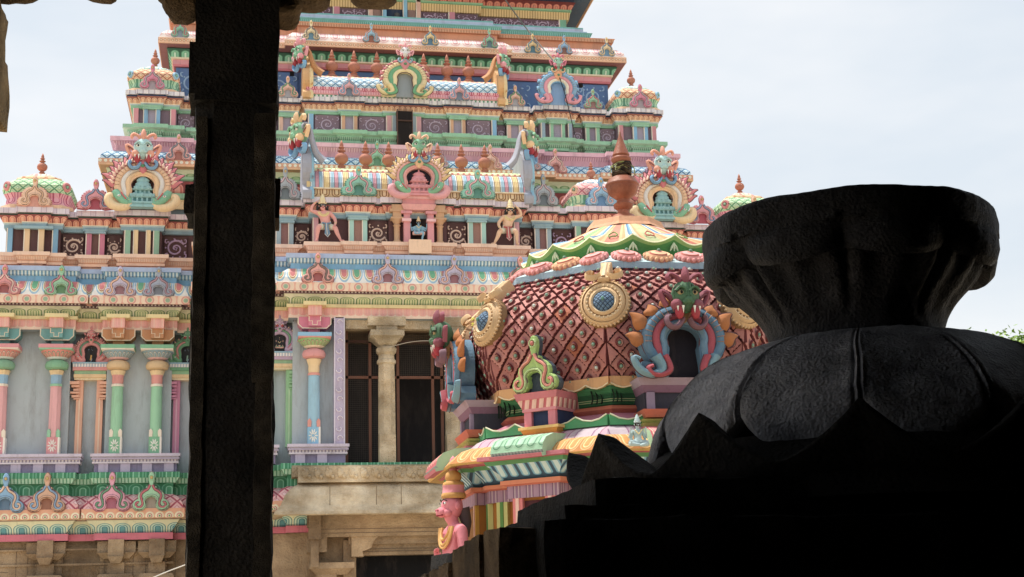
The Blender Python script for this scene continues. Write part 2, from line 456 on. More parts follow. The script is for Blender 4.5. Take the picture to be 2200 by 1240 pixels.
def face(mb, T, skin, crest, mouth='b0303c', tusk='f4ece0', curl='6aa6d8', ear=None, ribs=False, eye='e8e8e0'):
    """guardian mask: unit about 1 wide, chin at 0, top at 1.15"""
    old = mb.T; mb.T = old @ T; ear = ear or crest
    mb.ball((0, -.12, .55), (.30, .26, .34), skin, 12, 9)
    mb.ball((0, -.32, .44), (.10, .12, .09), skin, 8, 6)                     # nose
    for s in (1, -1):
        mb.ball((s * .075, -.34, .40), (.055, .07, .05), skin, 7, 5)
        mb.ball((s * .145, -.325, .60), (.072, .045, .052), eye, 9, 6)    # eye
        mb.ball((s * .14, -.362, .60), (.032, .02, .036), '141414', 7, 5)
        mb.oribbon([(x * s, z) for x, z in smoothpath([(.03, .62), (.08, .69), (.17, .71), (.26, .62)], 3)], .03, -.31, .10, skin, 3)   # brow
        mb.ball((s * .22, -.24, .36), (.13, .14, .12), crest, 9, 6)          # cheek / lip
        mb.ball((s * .17, -.25, .22), (.10, .12, .16), mouth, 8, 6)          # open mouth
        mb.lathe(s * .12, -.36, [(.03, .32, tusk), (.0, .16, tusk)], 6)
        mb.lathe(s * .23, -.35, [(.025, .31, tusk), (.0, .20, tusk)], 6)
        c = [(.07, .1), (.12, .0), (.2, -.07), (.32, -.07), (.40, .02), (.40, .12), (.34, .15)]
        mb.oribbon([(x * s, z) for x, z in smoothpath(c, 3)], .05, -.1, .16, curl, 4, lw=.016)
        mb.ribbon([(x * s, z) for x, z in smoothpath([(.27, .5), (.4, .62), (.5, .66), (.46, .5), (.38, .36)], 3)], .06, -.08, .1, ear, 4)   # ear
        mb.ribbon([(x * s, z) for x, z in smoothpath([(.3, .5), (.39, .58), (.46, .6)], 3)], .02, -.16, .03, '7c4c54', 3)
        mb.ribbon([(x * s, z) for x, z in smoothpath([(.08, .84), (.16, .96), (.3, 1.02), (.36, .94), (.3, .88)], 3)], .05, -.12, .1, crest, 4)   # horn
        if ribs:
            for q in range(4):
                mb.ribbon([(x * s, z) for x, z in smoothpath([(.03 + .06 * q, .80 - .02 * q), (.05 + .07 * q, .70), (.04 + .075 * q, .52)], 2)], .014, -.36 + .05 * q, .04, skin, 3)
    mb.ribbon(smoothpath([(0, 1.16), (0, 1.0), (0, .85), (0, .7)], 3), lambda t: .03 + .06 * math.sin(PI * min(1, t * 1.2)), -.2, .14, crest, 4)
    mb.T = old
def flame(mb, x, z, ang, L, w, m, y, out=.06):
    """one flame tongue in the x,z plane, pointing to ang"""
    d = Vector((math.cos(ang), math.sin(ang))); nrm = Vector((-d.y, d.x)); side = 1 if x < 0 else -1
    pts = []
    for t in (0, .2, .4, .6, .8, 1.):
        b = -.22 * L * math.sin(t * 2.4) * side
        pts.append((x + d.x * L * t + nrm.x * b, z + d.y * L * t + nrm.y * b))
    mb.oribbon(smoothpath(pts, 2), lambda t: max(.002, w * (1 - .15 * t) * math.sin(PI * (.28 + .72 * t))), y, out, m, 4, lw=.014)
def big_arch(mb, T, rings, flames, mak, curl, heart, niche, fr=.42, nfl=6, flw=.06, flL=.17, feet=None, makara=True, thick=.16, jewel='4a8a5c', r_in=.185, cz=.48, leg=.23):
    """great horseshoe arch; rings = [(radius, half width, material)] outermost first; width about 1"""
    old = mb.T; mb.T = old @ T; feet = feet or rings[0][2]
    def arc(r, a0=-18, a1=90, n=12):
        return [(r * math.cos(math.radians(a0 + (a1 - a0) * i / n)), cz + r * math.sin(math.radians(a0 + (a1 - a0) * i / n))) for i in range(n + 1)]
    R = rings[0][0] + rings[0][1] + .01
    # backing plate
    o = []
    for i in range(41):
        a = math.radians(-55 + 290 * i / 40); o.append((R * math.cos(a), cz + R * math.sin(a)))
    outer = [(.47, 0)] + [(.5, .1), (.46, .2)] + o[2:-2] + [(-.46, .2), (-.5, .1), (-.47, 0)]
    inn = [(-leg * .8, 0), (-leg * .8, .14)] + [(-r_in * math.cos(t), cz - .02 + r_in * math.sin(t)) for t in [-.5 + (PI + 1.) * i / 14 for i in range(15)]] + [(leg * .8, .14), (leg * .8, 0)]
    mb.extr(outer + inn, -thick, .04, rings[0][2])
    mb.extr([(-r_in - .03, 0), (r_in + .03, 0), (r_in + .03, cz + .02), (r_in * .6, cz + r_in), (-r_in * .6, cz + r_in), (-r_in - .03, cz + .02)], -.02, .05, niche)
    for k, (r, w, m) in enumerate(rings):
        a = arc(r)
        # lower end sweeps outward into the foot
        xe, ze = a[0]
        tail = [(leg + (r - r_in) * .25, .20), (leg + .02 + (r - r_in) * .5, .12 + .03 * (len(rings) - k))]
        full = smoothpath([tail[1], tail[0]] + a[::2], 3)
        for s in (1, -1):
            mb.oribbon([(x * s, z) for x, z in full], w, -thick + .01, .06, m, 4, lw=.02)
            for q in range(9):      # cut ridges across the band
                a_ = math.radians(-5 + 78 * q / 8); c_, s_ = math.cos(a_), math.sin(a_)
                if w > .035 and k == 0: mb.ribbon([(s * (r - w * .7) * c_, cz + (r - w * .7) * s_), (s * (r + w * .75) * c_, cz + (r + w * .75) * s_ + .008)], .005, -thick - .045, .012, 'a87c68', 2)
    for s in (1, -1):
        old2 = mb.T; mb.T = mb.T @ Matrix.Diagonal((s, 1, 1, 1))
        if not makara:
            mb.oribbon(smoothpath([(.33, .26), (.27, .16), (.27, .07), (.36, .03), (.46, .06), (.53, .14), (.56, .24), (.50, .22)], 4), lambda t: .055 * (1 - .6 * t) + .01, -thick, .10, feet, 5)
            mb.oribbon(smoothpath([(.24, .26), (.20, .16), (.19, .07), (.28, .015), (.38, .03), (.42, .1), (.37, .13)], 4), lambda t: .035 * (1 - .4 * t) + .005, -thick - .05, .07, rings[1][2], 4)
        else:
         # makara: head, snout, eye, big outward curl
         mb.ribbon(smoothpath([(.30, .20), (.22, .12), (.24, .03), (.34, .0), (.45, .03), (.52, .12), (.52, .22), (.46, .24)], 4), lambda t: .055 + .03 * math.sin(PI * t), -thick, .11, feet, 5)
         mb.ribbon(smoothpath([(.43, .33), (.38, .24), (.30, .15), (.24, .09), (.20, .11), (.2, .18)], 4), lambda t: .03 + .055 * math.sin(PI * min(1, t + .1)), -thick - .04, .1, mak, 5)
         mb.ribbon(smoothpath([(.24, .13), (.29, .2), (.33, .27)], 3), .012, -thick - .13, .04, 'd8505c', 3)
         mb.ball((.355, -thick - .14, .2), (.028, .03, .022), 'f4f4f0', 7, 5)
         mb.ball((.355, -thick - .165, .2), (.012, .012, .012), '202020', 5, 4)
        for q in range(nfl):
            a = math.radians(-6 + (72 if nfl > 1 else 0) * q / max(1, nfl - 1))
            flame(mb, (R - .02) * math.cos(a), cz + (R - .02) * math.sin(a), a + .5, flL * (1 + .25 * math.sin(q * 2.1)), flw, flames, -thick + .06, .07)
            if nfl > 4: flame(mb, (R + .0) * math.cos(a + .1), cz + (R + .0) * math.sin(a + .1), a + .65, flL * .55, flw * .45, 'f0c0a8', -thick + .0, .05)
        mb.T = old2
    # pendant under the mask
    mb.ribbon(smoothpath([(0, cz + .47), (0, cz + .38), (0, cz + .3), (0, cz + .2)], 3), lambda t: max(.004, .085 * math.sin(PI * (t * .8 + .2)) ** .8 + .02 * (1 - t)), -thick - .05, .09, heart, 5)
    mb.ball((0, -thick - .14, cz + .34), (.035, .03, .035), jewel, 8, 6)
    mb.T = old
def mini_shrine(mb, T, m):
    """little stepped temple relief, unit width 1, height 1"""
    old = mb.T; mb.T = old @ T
    z = 0
    for w, h, d in ((1, .06, .5), (.9, .05, .45), (.98, .05, .5)):
        mb.box(-w / 2, w / 2, -d, 0, z, z + h, m); z += h
    for lvl, (w, h) in enumerate(((.86, .2), (.6, .18))):
        n = 5 - lvl
        for i in range(n):
            x = -w / 2 + w * (i + .5) / n; mb.box(x - .035, x + .035, -.38 + lvl * .05, 0, z, z + h * .6, m)
        mb.box(-w / 2 + .03, w / 2 - .03, -.3, 0, z, z + h * .6, 'c08088' if m == 'e08890' else '4f8f94')
        mb.taper(-w / 2 - .02, w / 2 + .02, -.4, 0, z + h * .6, z + h * .75, .05, m)
        mb.box(-w / 2, w / 2, -.42, 0, z + h * .75, z + h * 1.15, m)
        for i in range(3):
            x = -w / 2 + w * (i + .5) / 3; mb.ball((x, -.42, z + h * .95), (.07, .05, .07), m, 7, 5)
        z += h * 1.15
    mb.lathe(0, -.2, [(.27, z, m), (.27, z + .1, m), (.2, z + .14, m), (.24, z + .2, m), (.16, z + .26, m), (.04, z + .3, m), (.02, z + .38, m)], 10)
    mb.T = old
def kalasha(mb, cx, cy, z, h, m, n=16):
    p = [(.30, 0), (.31, .05), (.20, .09), (.16, .13), (.20, .16), (.13, .19), (.12, .22), (.22, .26), (.31, .33), (.335, .40), (.31, .47), (.21, .54), (.12, .57), (.11, .60),
         (.19, .625), (.20, .65), (.10, .68), (.09, .71), (.145, .735), (.15, .76), (.09, .79), (.10, .83), (.07, .9), (.0, 1.0)]
    mb.lathe(cx, cy, [(r * h * .62, z + t * h, m) for r, t in p], n)
def scroll(mb, x0, x1, z0, z1, y, m, bg, seed=0, w=.011):
    """panel with carved creeper scrolls"""
    w = w * 1.2
    rnd = random.Random(seed)
    mb.box(x0, x1, y, y + .05, z0, z1, bg)
    W_, H_ = x1 - x0, z1 - z0
    n = max(1, round(W_ / H_)); cw = W_ / n
    for i in range(n):
        cx = x0 + cw * (i + .5); cz = (z0 + z1) / 2 + (.04 * H_ if i % 2 else -.04 * H_); R = min(cw, H_) * .42; s = 1 if (i + seed) % 2 else -1
        sp = spiral(0, 0, R, R * .15, s * .5, s * (.5 + 2 * PI * 1.55), 26)
        mb.ribbon([(cx + a, cz + b * .95) for a, b in sp], lambda t: w * (1.25 - .5 * t), y, .02, m, 3)
        for qx in (-1, 1):      # leaves filling the corners
            for qz in (-1, 1):
                ex, ez = cx + qx * cw * .40, cz + qz * H_ * .36
                sp = spiral(ex, ez, R * .30, R * .08, math.atan2(-qz, -qx) + .6 * qx * qz, math.atan2(-qz, -qx) + 4.6 * qx * qz, 8)
                sp = [(min(max(a, x0 + w), x1 - w), min(max(b_, z0 + w), z1 - w)) for a, b_ in sp]
                mb.ribbon(sp, lambda t: w * (.9 - .4 * t), y, .02, m, 3)
        for k in range(9):
            a = k * .7 + .2; p = (cx + R * math.cos(a), cz + R * .95 * math.sin(a)); l = R * (.18 + .1 * rnd.random())
            q = (p[0] + l * math.cos(a + .9 * s), p[1] + l * math.sin(a + .9 * s)); q = (min(max(q[0], x0 + w), x1 - w), min(max(q[1], z0 + w), z1 - w))
            mb.ribbon([p, ((p[0] + q[0]) / 2, (p[1] + q[1]) / 2), q], lambda t: max(.002, w * 1.1 * math.sin(PI * (.25 + .7 * t))), y, .02, m, 3)
        for k in range(4):
            a = k * PI / 2 + .4
            mb.ball((cx + R * .15 * math.cos(a), y, cz + R * .15 * math.sin(a)), (w, .015, w), m, 5, 4)
    if n > 1:
        for i in range(n - 1):
            cx = x0 + cw * (i + 1)
            mb.ribbon(smoothpath([(cx, z0 + .02), (cx - .04 * cw, z0 + H_ * .4), (cx + .06 * cw, z0 + H_ * .7), (cx, z1 - .02)], 3), w * .7, y, .02, m, 3)
def plan(bays, back):
    """stepped plan: bays = [(x0,x1,depth)] for x<0 half ending at 0 (mirrored)"""
    full = bays + [(-b, -a, d) for a, b, d in bays[::-1]]
    mg = []
    for a, b, d in full:
        if mg and abs(mg[-1][2] - d) < 1e-6: mg[-1] = (mg[-1][0], b, d)
        else: mg.append((a, b, d))
    p = [(mg[0][0], back)]
    for a, b, d in mg: p += [(a, d), (b, d)]
    p.append((mg[-1][1], back))
    return p, mg
def depth_at(mg, x):
    for a, b, d in mg:
        if a <= x <= b: return d
    return mg[0][2]
def pilaster(mb, x, y, z0, z1, w, m, d=.06, edge='f0dcc8', cap=None):
    mb.box(x - w / 2, x + w / 2, y - d, y + .02, z0, z1, m)
    mb.box(x - w / 2 - .004, x - w / 2 + w * .14, y - d - .006, y, z0, z1, edge)
def pair(mb, x, y, z0, z1, half, w, m, mid, beam, edge='f0dcc8'):
    """two pilasters with a coloured strip between and a cap block"""
    mb.box(x - half + w, x + half - w, y - .015, y + .01, z0, z1, mid)
    for s in (-1, 1): pilaster(mb, x + s * (half - w / 2), y, z0, z1, w, m, .06, edge)
    mb.box(x - half - .025, x + half + .025, y - .10, y, z1, z1 + .035, beam)
    mb.taper(x - half - .005, x + half + .005, y - .085, y, z1 + .035, z1 + .09, .02, beam)

def part(name, fn, *a, **k):
    """build one thing with a mesh-writing function as its own part"""
    par = k.pop('parent', None) or tower; lab = k.pop('label', None)
    b = MB(); fn(b, *a, **k); return b.build(name, par, lab)
def boxpart(name, *a, parent=None, label=None):
    b = MB(); b.box(*a); return b.build(name, parent or tower, label)
# ------------------------------------------------------------------ gate tower
XC, YC = 3.68, 30.0
tower = empty('temple_tower', (XC, YC, 0), 'tall pastel painted temple tower with tiers of domes, barrel roofs and horseshoe arches', 'temple tower')
LIP = bead(.14, .13, [(0, 'f2c0a8'), (.22, 'd98a80'), (.34, 'f4d8b8'), (.62, 'e8a98c')])
CREAM = 'ecd9b4'
# --- plans (x relative to tower axis, depth)
PA, MA = plan([(-9.0, -7.38, 1.6), (-7.38, -6.62, 1.85), (-6.62, -5.25, 1.6), (-5.25, -4.45, 1.85), (-4.45, -3.35, .2), (-3.35, -2.7, .42), (-2.7, 0, .08)], 6)
HA, MH = plan([(-8.85, -8.45, 1.85), (-8.45, -8.05, 1.75), (-8.05, -7.72, 1.85), (-7.72, -7.2, 2.1), (-7.2, -6.78, 1.97), (-6.78, -6.38, 2.1), (-6.38, -5.55, 1.82), (-5.55, -4.66, 2.1),
               (-4.66, -4.4, .68), (-4.4, -4.0, .60), (-4.0, -3.6, .68), (-3.6, -3.07, .86), (-3.07, -2.68, .72), (-2.68, -2.3, .86), (-2.3, -1.52, .45), (-1.52, -1.1, .35), (-1.1, -.64, .45), (-.64, 0, .33)], 5)
PB, MBp = plan([(-6.62, -5.1, 2.7), (-5.1, -3.2, 2.85), (-3.2, 0, 2.7)], 6)
HB, MHB = plan([(-6.35, -6.1, 3.0), (-6.1, -5.72, 2.92), (-5.72, -5.35, 3.0), (-5.35, -4.92, 3.25), (-4.92, -4.55, 3.12), (-4.55, -4.22, 3.25), (-4.22, -4.0, 3.02), (-4.0, -3.6, 2.94), (-3.6, -3.38, 3.02), (-3.38, -2.98, 3.25), (-2.98, -2.56, 3.12),
                (-2.56, -2.3, 3.25), (-2.3, -1.52, 2.96), (-1.52, -1.1, 2.88), (-1.1, -.45, 2.96), (-.45, 0, 2.9)], 6)
PC, MC = plan([(-5.45, -2.42, 4.1), (-2.42, 0, 3.9)], 8)
PD, MD = plan([(-4.62, -2.2, 4.95), (-2.2, 0, 4.8)], 9)
def strip(name, path, prof, label=None):
    b = MB(); b.sweep(path, prof); return b.build(name, tower, label)
def topcap(b, path, z, m): b.poly3([(x, y, z) for x, y in path], m)

# --- lower stone storey
SAND = stone('sandstone', '8c6e50', 'c4a47c', 1.6, .8)
SAND2 = stone('pale_sandstone', 'b8986c', 'ecd6b0', 2.6, 1.2)
b = MB()
full = plan([(-9.0, -7.38, 1.75), (-7.38, -6.62, 1.9), (-6.62, -5.25, 1.75), (-5.25, -4.7, 1.9), (-4.7, -3.1, .45), (-3.1, -1.55, .3), (-1.55, 0, .8)], 6)[0]
b.sweep(full, [(0, 0, SAND), (0, 3.47)]); 
b.build('stone_wall', tower)
for cx in (-7.7, -6.28, -5.45):      # corbels and cushion capitals under the painted base
    b = MB(); y = 1.75
    b.box(cx - .16, cx + .16, y - .32, y, 3.12, 3.47, SAND); b.taper(cx - .1, cx + .1, y - .3, y, 2.98, 3.12, .06, SAND)
    b.box(cx - .39, cx + .39, y - .16, y, 3.2, 3.44, SAND); b.taper(cx - .27, cx + .27, y - .155, y, 3.08, 3.2, .12, SAND)
    b.box(cx - .17, cx + .17, y - .14, y, 2.76, 3.0, SAND)
    b.lathe(cx, y - .1, [(.26, 2.52, SAND), (.5, 2.58, SAND), (.52, 2.7, SAND), (.46, 2.76, SAND), (.0, 2.78, SAND)], 4, PI / 4, False, None, .6)
    b.build('stone_corbel', tower)
b = MB(); b.box(-9, -5.1, 1.66, 1.8, 3.27, 3.3, SAND); b.box(-8.99, -5.11, 1.7, 1.8, 2.96, 3.0, SAND)
rr = random.Random(3)
for i in range(26):
    x = -9 + rr.random() * 3.6; z = 1.5 + rr.random() * 1.6
    b.box(x, x + .5, 1.742, 1.76, z, z + .012, '6e5a44')
for i in range(14):
    x = -9 + i * .3 + rr.random() * .1; b.box(x, x + .012, 1.741, 1.76, 2.2 + rr.random() * .5, 3.0 + rr.random() * .4, '6e5a44')
b.build('masonry_joints', tower)

# --- painted base mouldings (bottom up)
TEAL_P = petal(.36, .26, [(0, '4f9aa8'), (.25, '2f6f80'), (.33, '9ccfc8'), (.5, '377888'), (.6, 'b8d8c0'), (.82, '4a8794'), (.92, 'd8dcb4')], flip=True)
DIA_P = lattice(.30, .30, [(0, 'f2c4c4'), (.3, 'd98a92'), (.45, 'eeb0b0'), (.82, 'b8485c')])
BEADB = bead(.2, .19, [(0, '5f9a64'), (.16, 'f0d0b0'), (.3, 'c8606a'), (.42, 'f4e0b8'), (.72, 'e8a07c')])
MINTF = petal(.34, .24, [(0, '3f9468'), (.28, '7cc8a0'), (.42, '2f8458'), (.75, '55a880'), (.9, '2f8458')], flip=True)
strip('base_moulding', PA, [(.12, 3.46, 'd8647c'), (.12, 3.6, 'd8647c'), (.06, 3.6, TEAL_P), (.12, 3.66, TEAL_P), (.24, 3.84, TEAL_P), (.26, 3.86, '8c7468'), (.3, 3.88, BEADB), (.36, 3.9, BEADB), (.36, 4.09, BEADB),
      (.33, 4.09, DIA_P), (.31, 4.2, DIA_P), (.22, 4.33, DIA_P), (.1, 4.4, DIA_P)])
strip('base_frieze', PA, [(.1, 4.4, MINTF), (.1, 4.64, '8fd0ae'), (.16, 4.64, stripes(.07, [(0, 'a8e0c0'), (.7, '3f9468')])), (.22, 4.74, '8fd8b4'), (.24, 4.74, MINTF), (.24, 4.86, '8fd8b4'), (-.1, 4.88)], 'green leaf frieze at the foot of the painted storey')
# lilac pedestal course, broken at the niches
LIL = 'b4a4c4'; LILD = '8478a0'
segs = [(-9.0, -7.12), (-6.78, -5.1), (-4.65, -3.05), (-2.72, -1.62)]
for a, c in segs + [(-d, -c2) for c2, d in segs]:
    b = MB()
    d = min(depth_at(MA, (a + c) / 2), depth_at(MA, c - .02), depth_at(MA, a + .02)) - .02
    a2, c2 = a, c
    for (o, z0, z1, m) in ((.02, 4.88, 5.06, LILD), (.1, 5.06, 5.09, 'd8ccdc'), (.08, 5.09, 5.14, stripes(.07, [(0, 'e0d8dc'), (.6, '9084a4')])), (.14, 5.14, 5.17, LIL), (.11, 5.17, 5.2, 'd8d0e0'), (.17, 5.2, 5.26, 'c8bcd4')):
        b.box(a2 - o * .5, c2 + o * .5, d - o, d + .3, z0, z1, m)
    for k in range(int((c - a) / .32)):
        x = a + .18 + k * .45
        if x < c - .1: b.box(x - .1, x + .1, d - .07, d + .01, 4.88, 5.06, LIL)
    b.build('lilac_pedestal', tower)
WALLG = paint('a4b2ba', .22)
b = MB(); 
wpath = [(x, y + .18) for x, y in PA]
b.sweep([p for p in wpath if p[0] <= -1.6] + [(-1.62, .26), (-1.62, 2.0)], [(0, 4.8, WALLG), (0, 8.1)])
b.sweep([(1.62, 2.0), (1.62, .26)] + [p for p in wpath if p[0] >= 1.6], [(0, 4.8, WALLG), (0, 8.1)])
b.build('painted_wall', tower)
# entablature and main eave of the painted storey
CLOTH = petal(.17, .2, [(0, 'eea39a'), (.2, 'd87a78'), (.3, 'f2b4a4'), (.48, 'd87a78'), (.58, 'f0ac9c'), (.85, 'e08c84'), (.93, 'f4ccb4')], aspect=2.2)
GRP = petal(.34, .2, [(0, 'c8cc94'), (.14, '5f8a50'), (.24, 'd4d4a0'), (.4, '6c9454'), (.52, 'c8cc94'), (.76, '557c48'), (.9, 'd8d4b0')], flip=True, aspect=1.5)
KAP = petal(.27, .48, [(0, 'd87070'), (.42, 'f0d4b0'), (.5, 'b87040'), (.6, 'f4e8c4'), (.74, '8cbcdc'), (.92, 'f4f0e4')], alt=[(0, '5cae7c'), (.42, 'f0d4b0'), (.5, 'b87040'), (.6, 'f4e8c4'), (.74, '8cbcdc'), (.92, 'f4f0e4')], aspect=1.0)
LIPA = bead(.38, .17, [(0, '8cae8c'), (.2, 'e8c0a0'), (.28, 'd88c80'), (.4, 'f4ccae'), (.75, 'eca68c')])
DOTS = bead(.075, .08, [(0, 'f0e0dc'), (.4, '6c4a54')])
strip('storey_beam', PA, [(.0, 7.9, '7a8890'), (.1, 7.93, CLOTH), (.1, 8.15, 'd8c488'), (.14, 8.15, 'e6cf8c'), (.14, 8.22, 'c8b070'), (.07, 8.24, GRP), (.11, 8.3, GRP), (.2, 8.42, GRP), (.2, 8.43, DOTS), (.2, 8.5)])
strip('main_eave', PA, [(.18, 8.5, '6c4a54'), (.32, 8.46, 'c88878'), (.36, 8.46, LIPA), (.36, 8.64, 'f0c8b0'), (.33, 8.65, KAP), (.31, 8.76, KAP), (.25, 8.88, KAP), (.12, 8.98, KAP), (.06, 9.0)],
      'curved eave painted with red and green petals above the columns')
DENT = stripes(.075, [(0, 'd8ecf4'), (.5, '5f9ac4')])
b = MB(); b.sweep(PA, [(.06, 8.98, '6fb0dc'), (.06, 9.12, DENT), (.1, 9.14, DENT), (.13, 9.22, '8cb8e4'), (.16, 9.22, 'a4bce4'), (.16, 9.32, 'b0c4ea'), (.0, 9.33)]); b.build('blue_course', tower)
PE = 'f2b894'
plinthA = [(.02, 9.3, PE), (.02, 9.39, 'd88a6c'), (.1, 9.39, PE), (.1, 9.45, PE), (.05, 9.46, PE), (.08, 9.48, stripes(.05, [(0, 'f4c4a4'), (.7, 'e8a484')])), (.13, 9.55, PE), (.18, 9.56, 'f4c4a8'), (.18, 9.64, 'f6d0b8'), (-.5, 9.65)]
HP = [(x, y - .12 if y < 4 else y) for x, y in HA]
b = MB(); b.sweep(HP, plinthA); b.poly3([(x, y, 9.325) for x, y in PA], 'f2c4a8'); b.poly3([(x, y + .3, 9.645) for x, y in HP], 'f2c4a8')
b.build('peach_ledge', tower)

# --- shrine row on the first eave
BROWN = '5e3a3c'
ORP = petal(.16, .15, [(0, 'f4a888'), (.35, 'e07c60'), (.6, 'f0a080'), (.82, '9c4440')], flip=True, bump=1.)
def hara(path, mg, z0, zw, zb, zp, zl, zt, wall, beam, pet, soff, ledge, o=.2):
    b = MB(); b.sweep(path, [(0, z0, wall), (0, zw)]); w = b.build('shrine_wall', tower)
    b = MB(); b.sweep(path, [(.0, zw - .01, beam), (.05, zw, beam), (.05, zw + (zb - zw) * .6, 'a8c4cc'), (.07, zb - .02, CREAM), (.07, zb, pet), (.1, zb + .04, pet), (.15, zp, pet), (.15, zp + .01, soff), (o - .03, zl, ledge), (o + .02, zl, ledge), (o + .02, zt, 'e6e0e4'), (-.4, zt + .02)])
    b.build('shrine_cornice', tower)
LEDG = petal(.3, .12, [(0, 'd4c4d4'), (.3, 'b8a4bc'), (.42, 'dcd0dc')])
hara(HA, MH, 9.6, 10.24, 10.37, 10.5, 10.55, 10.67, paint(BROWN), '7aa2b4', ORP, '2c4438', LEDG, .17)
# pilasters and panels (mirrored pairs)
Z0, Z1 = 9.64, 10.24
def both(fn):
    for s in (-1, 1): fn(s)
for s in (-1, 1):
    part("pilaster_pair", pair, s * 1.31, .35, Z0, Z1 - .06, .2, .11, '9cd0c4', '9c6c60', '8ab4bc')
    part("pilaster_pair", pair, s * 2.875, .72, Z0, Z1 - .06, .19, .11, '90a8b4', '8c5c58', '84aab8')
    part("pilaster_pair", pair, s * 6.98, 1.97, Z0, Z1 - .06, .2, .12, 'd06c88', '6c4440', '84aab8')
    part("pilaster", pilaster, s * 2.22, .45, Z0, Z1, .12, 'd898a4')
    for k, x in enumerate((4.03, 4.37)): part("pilaster", pilaster, s * x, .6, Z0, Z1, .11, 'e8a0a0')
    for x in (3.68, 4.58): part("pilaster", pilaster, s * x, .68, Z0, Z1, .13, '7cb494')
    for x in (5.66, 6.28): part("pilaster", pilaster, s * x, 1.82, Z0, Z1, .13, '84b898')
    for x in (5.83, 6.1): part("pilaster", pilaster, s * x, 1.78, Z0, Z1, .1, 'ecc890')
    for x in (7.82, 8.77): part("pilaster", pilaster, s * x, 1.85, Z0, Z1, .12, '6ca8d0')
    for x in (8.1, 8.4): part("pilaster", pilaster, s * x, 1.75, Z0, Z1, .12, 'ecc08c')
    boxpart("cap_block", s * 8.25 - .4, s * 8.25 + .4, 1.62, 1.75, Z1 - .04, Z1 + .02, '84aab8')
sc = 'dcb8a4'
for s in (-1, 1):
    for i, (x0, x1, d, c) in enumerate(((.66, 1.08, .45, sc), (2.34, 2.66, .86, sc), (3.12, 3.56, .86, 'b08cb4'), (7.24, 7.68, 2.1, sc), (6.42, 6.74, 2.1, sc), (5.0, 5.5, 2.1, 'b08cb4'))):
        a, c2 = (x0, x1) if s > 0 else (-x1, -x0)
        part('scroll_panel', scroll, a, c2, 9.68, 10.18, d - .06, c, '50302f', i, .016)

# centre niche
b = MB(); PK = 'e08890'
b.box(-.33, -.19, .12, .4, 9.64, 10.5, PK); b.box(.19, .33, .12, .4, 9.64, 10.5, PK)
for s in (-1, 1):
    b.box(s * .27 - .12, s * .27 + .12, .08, .2, 10.3, 10.36, PK); b.box(s * .27 - .1, s * .27 + .1, .06, .2, 10.12, 10.18, 'f0b4b8')
    # turned side columns
    C = 'c89468'
    b.lathe(s * .47, .22, [(.09, 9.64, C), (.09, 9.7, C), (.065, 9.72, C), (.065, 10.02, C), (.09, 10.05, C), (.06, 10.08, C), (.1, 10.14, C), (.13, 10.18, C), (.06, 10.2, C), (.06, 10.26, C)], 10)
    b.box(s * .47 - .14, s * .47 + .14, .1, .35, 10.18, 10.22, C); b.box(s * .47 - .09, s * .47 + .09, .12, .35, 10.22, 10.34, C); b.box(s * .47 - .16, s * .47 + .16, .1, .35, 10.34, 10.4, C); b.box(s * .47 - .12, s * .47 + .12, .1, .35, 10.4, 10.5, C)
b.box(-.35, .35, .06, .4, 10.5, 10.62, PK); b.taper(-.33, .33, .08, .4, 10.38, 10.5, .05, 'e89a98'); b.box(-.4, .4, .02, .4, 10.62, 10.68, 'f0b4b8')
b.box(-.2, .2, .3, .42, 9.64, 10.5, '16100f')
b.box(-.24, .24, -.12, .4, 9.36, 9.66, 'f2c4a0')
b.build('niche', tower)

# barrel roofs ------------------------------------------------------
STR = stripes(.42, [(0, 'ecc880'), (.17, '7a5040'), (.2, 'f4f0e8'), (.25, '94c0d8'), (.42, '7c6474'), (.45, 'dc90a0'), (.62, '7c6474'), (.65, '94c0d8'), (.82, 'f4f0e8'), (.87, '7a5040'), (.9, 'ecc880')], bump=1.)
BRS = petal(.26, .18, [(0, 'e8c490'), (.25, '8c5c34'), (.45, 'e0b880'), (.66, '8c5c34'), (.85, 'd8b07c')])
GRT = petal(.2, .09, [(0, 'cfe49c'), (.4, '8cc47c'), (.7, 'e4f0b8')])
def barrel(x0, x1, yf, zb, prof, name, label, extra=()):
    b = MB()
    pts = prof
    path = [(x0, yf), (x1, yf)]
    b.sweep(path, [(-y, z, m) for (y, z, m) in pts] + [(-2 * pts[-1][0], pts[-1][1] - .02)])
    # close the ends
    for x in (x0, x1):
        P = [(x, yf + y, z) for y, z, m in pts]
        P += [(x, yf + 2 * pts[-1][0] - y, z) for y, z, m in pts[::-1]]
        b.add(P, [tuple(range(len(P)))], 'e8c8a0')
    o = b.build(name, tower, label); return o
BZ = 10.66
b1 = barrel(-2.42, 2.42, .32, BZ, [(0, BZ, 'd8b890'), (0, BZ + .02, BRS), (-.02, BZ + .1, BRS), (.0, BZ + .2, 'c89868'), (-.03, BZ + .21, CREAM), (-.03, BZ + .24, STR), (-.02, BZ + .36, STR), (.04, BZ + .5, STR), (.16, BZ + .64, STR), (.26, BZ + .69, petal(.13, .09, [(0, 'f4e4b0'), (.5, 'e0b080'), (.7, 'c86c60')])), (.3, BZ + .76, GRT), (.42, BZ + .82, GRT), (.6, BZ + .84, 'd8e8a8'), (.8, BZ + .85, 'd8e8a8')],
       'barrel_roof', 'wide barrel roof with rainbow stripes and green crest')
TER = 'ac5c46'
FTER = paint('b4654c')
def finial(x, y, z, h, parent, m=FTER):
    b = MB(); kalasha(b, x, y, z, h, m, 14); return b.build('finial', parent)
for x in (-1.62, -1.08, -.56, .56, 1.1, 1.64): finial(x, 1.0, BZ + .84, .74, b1)
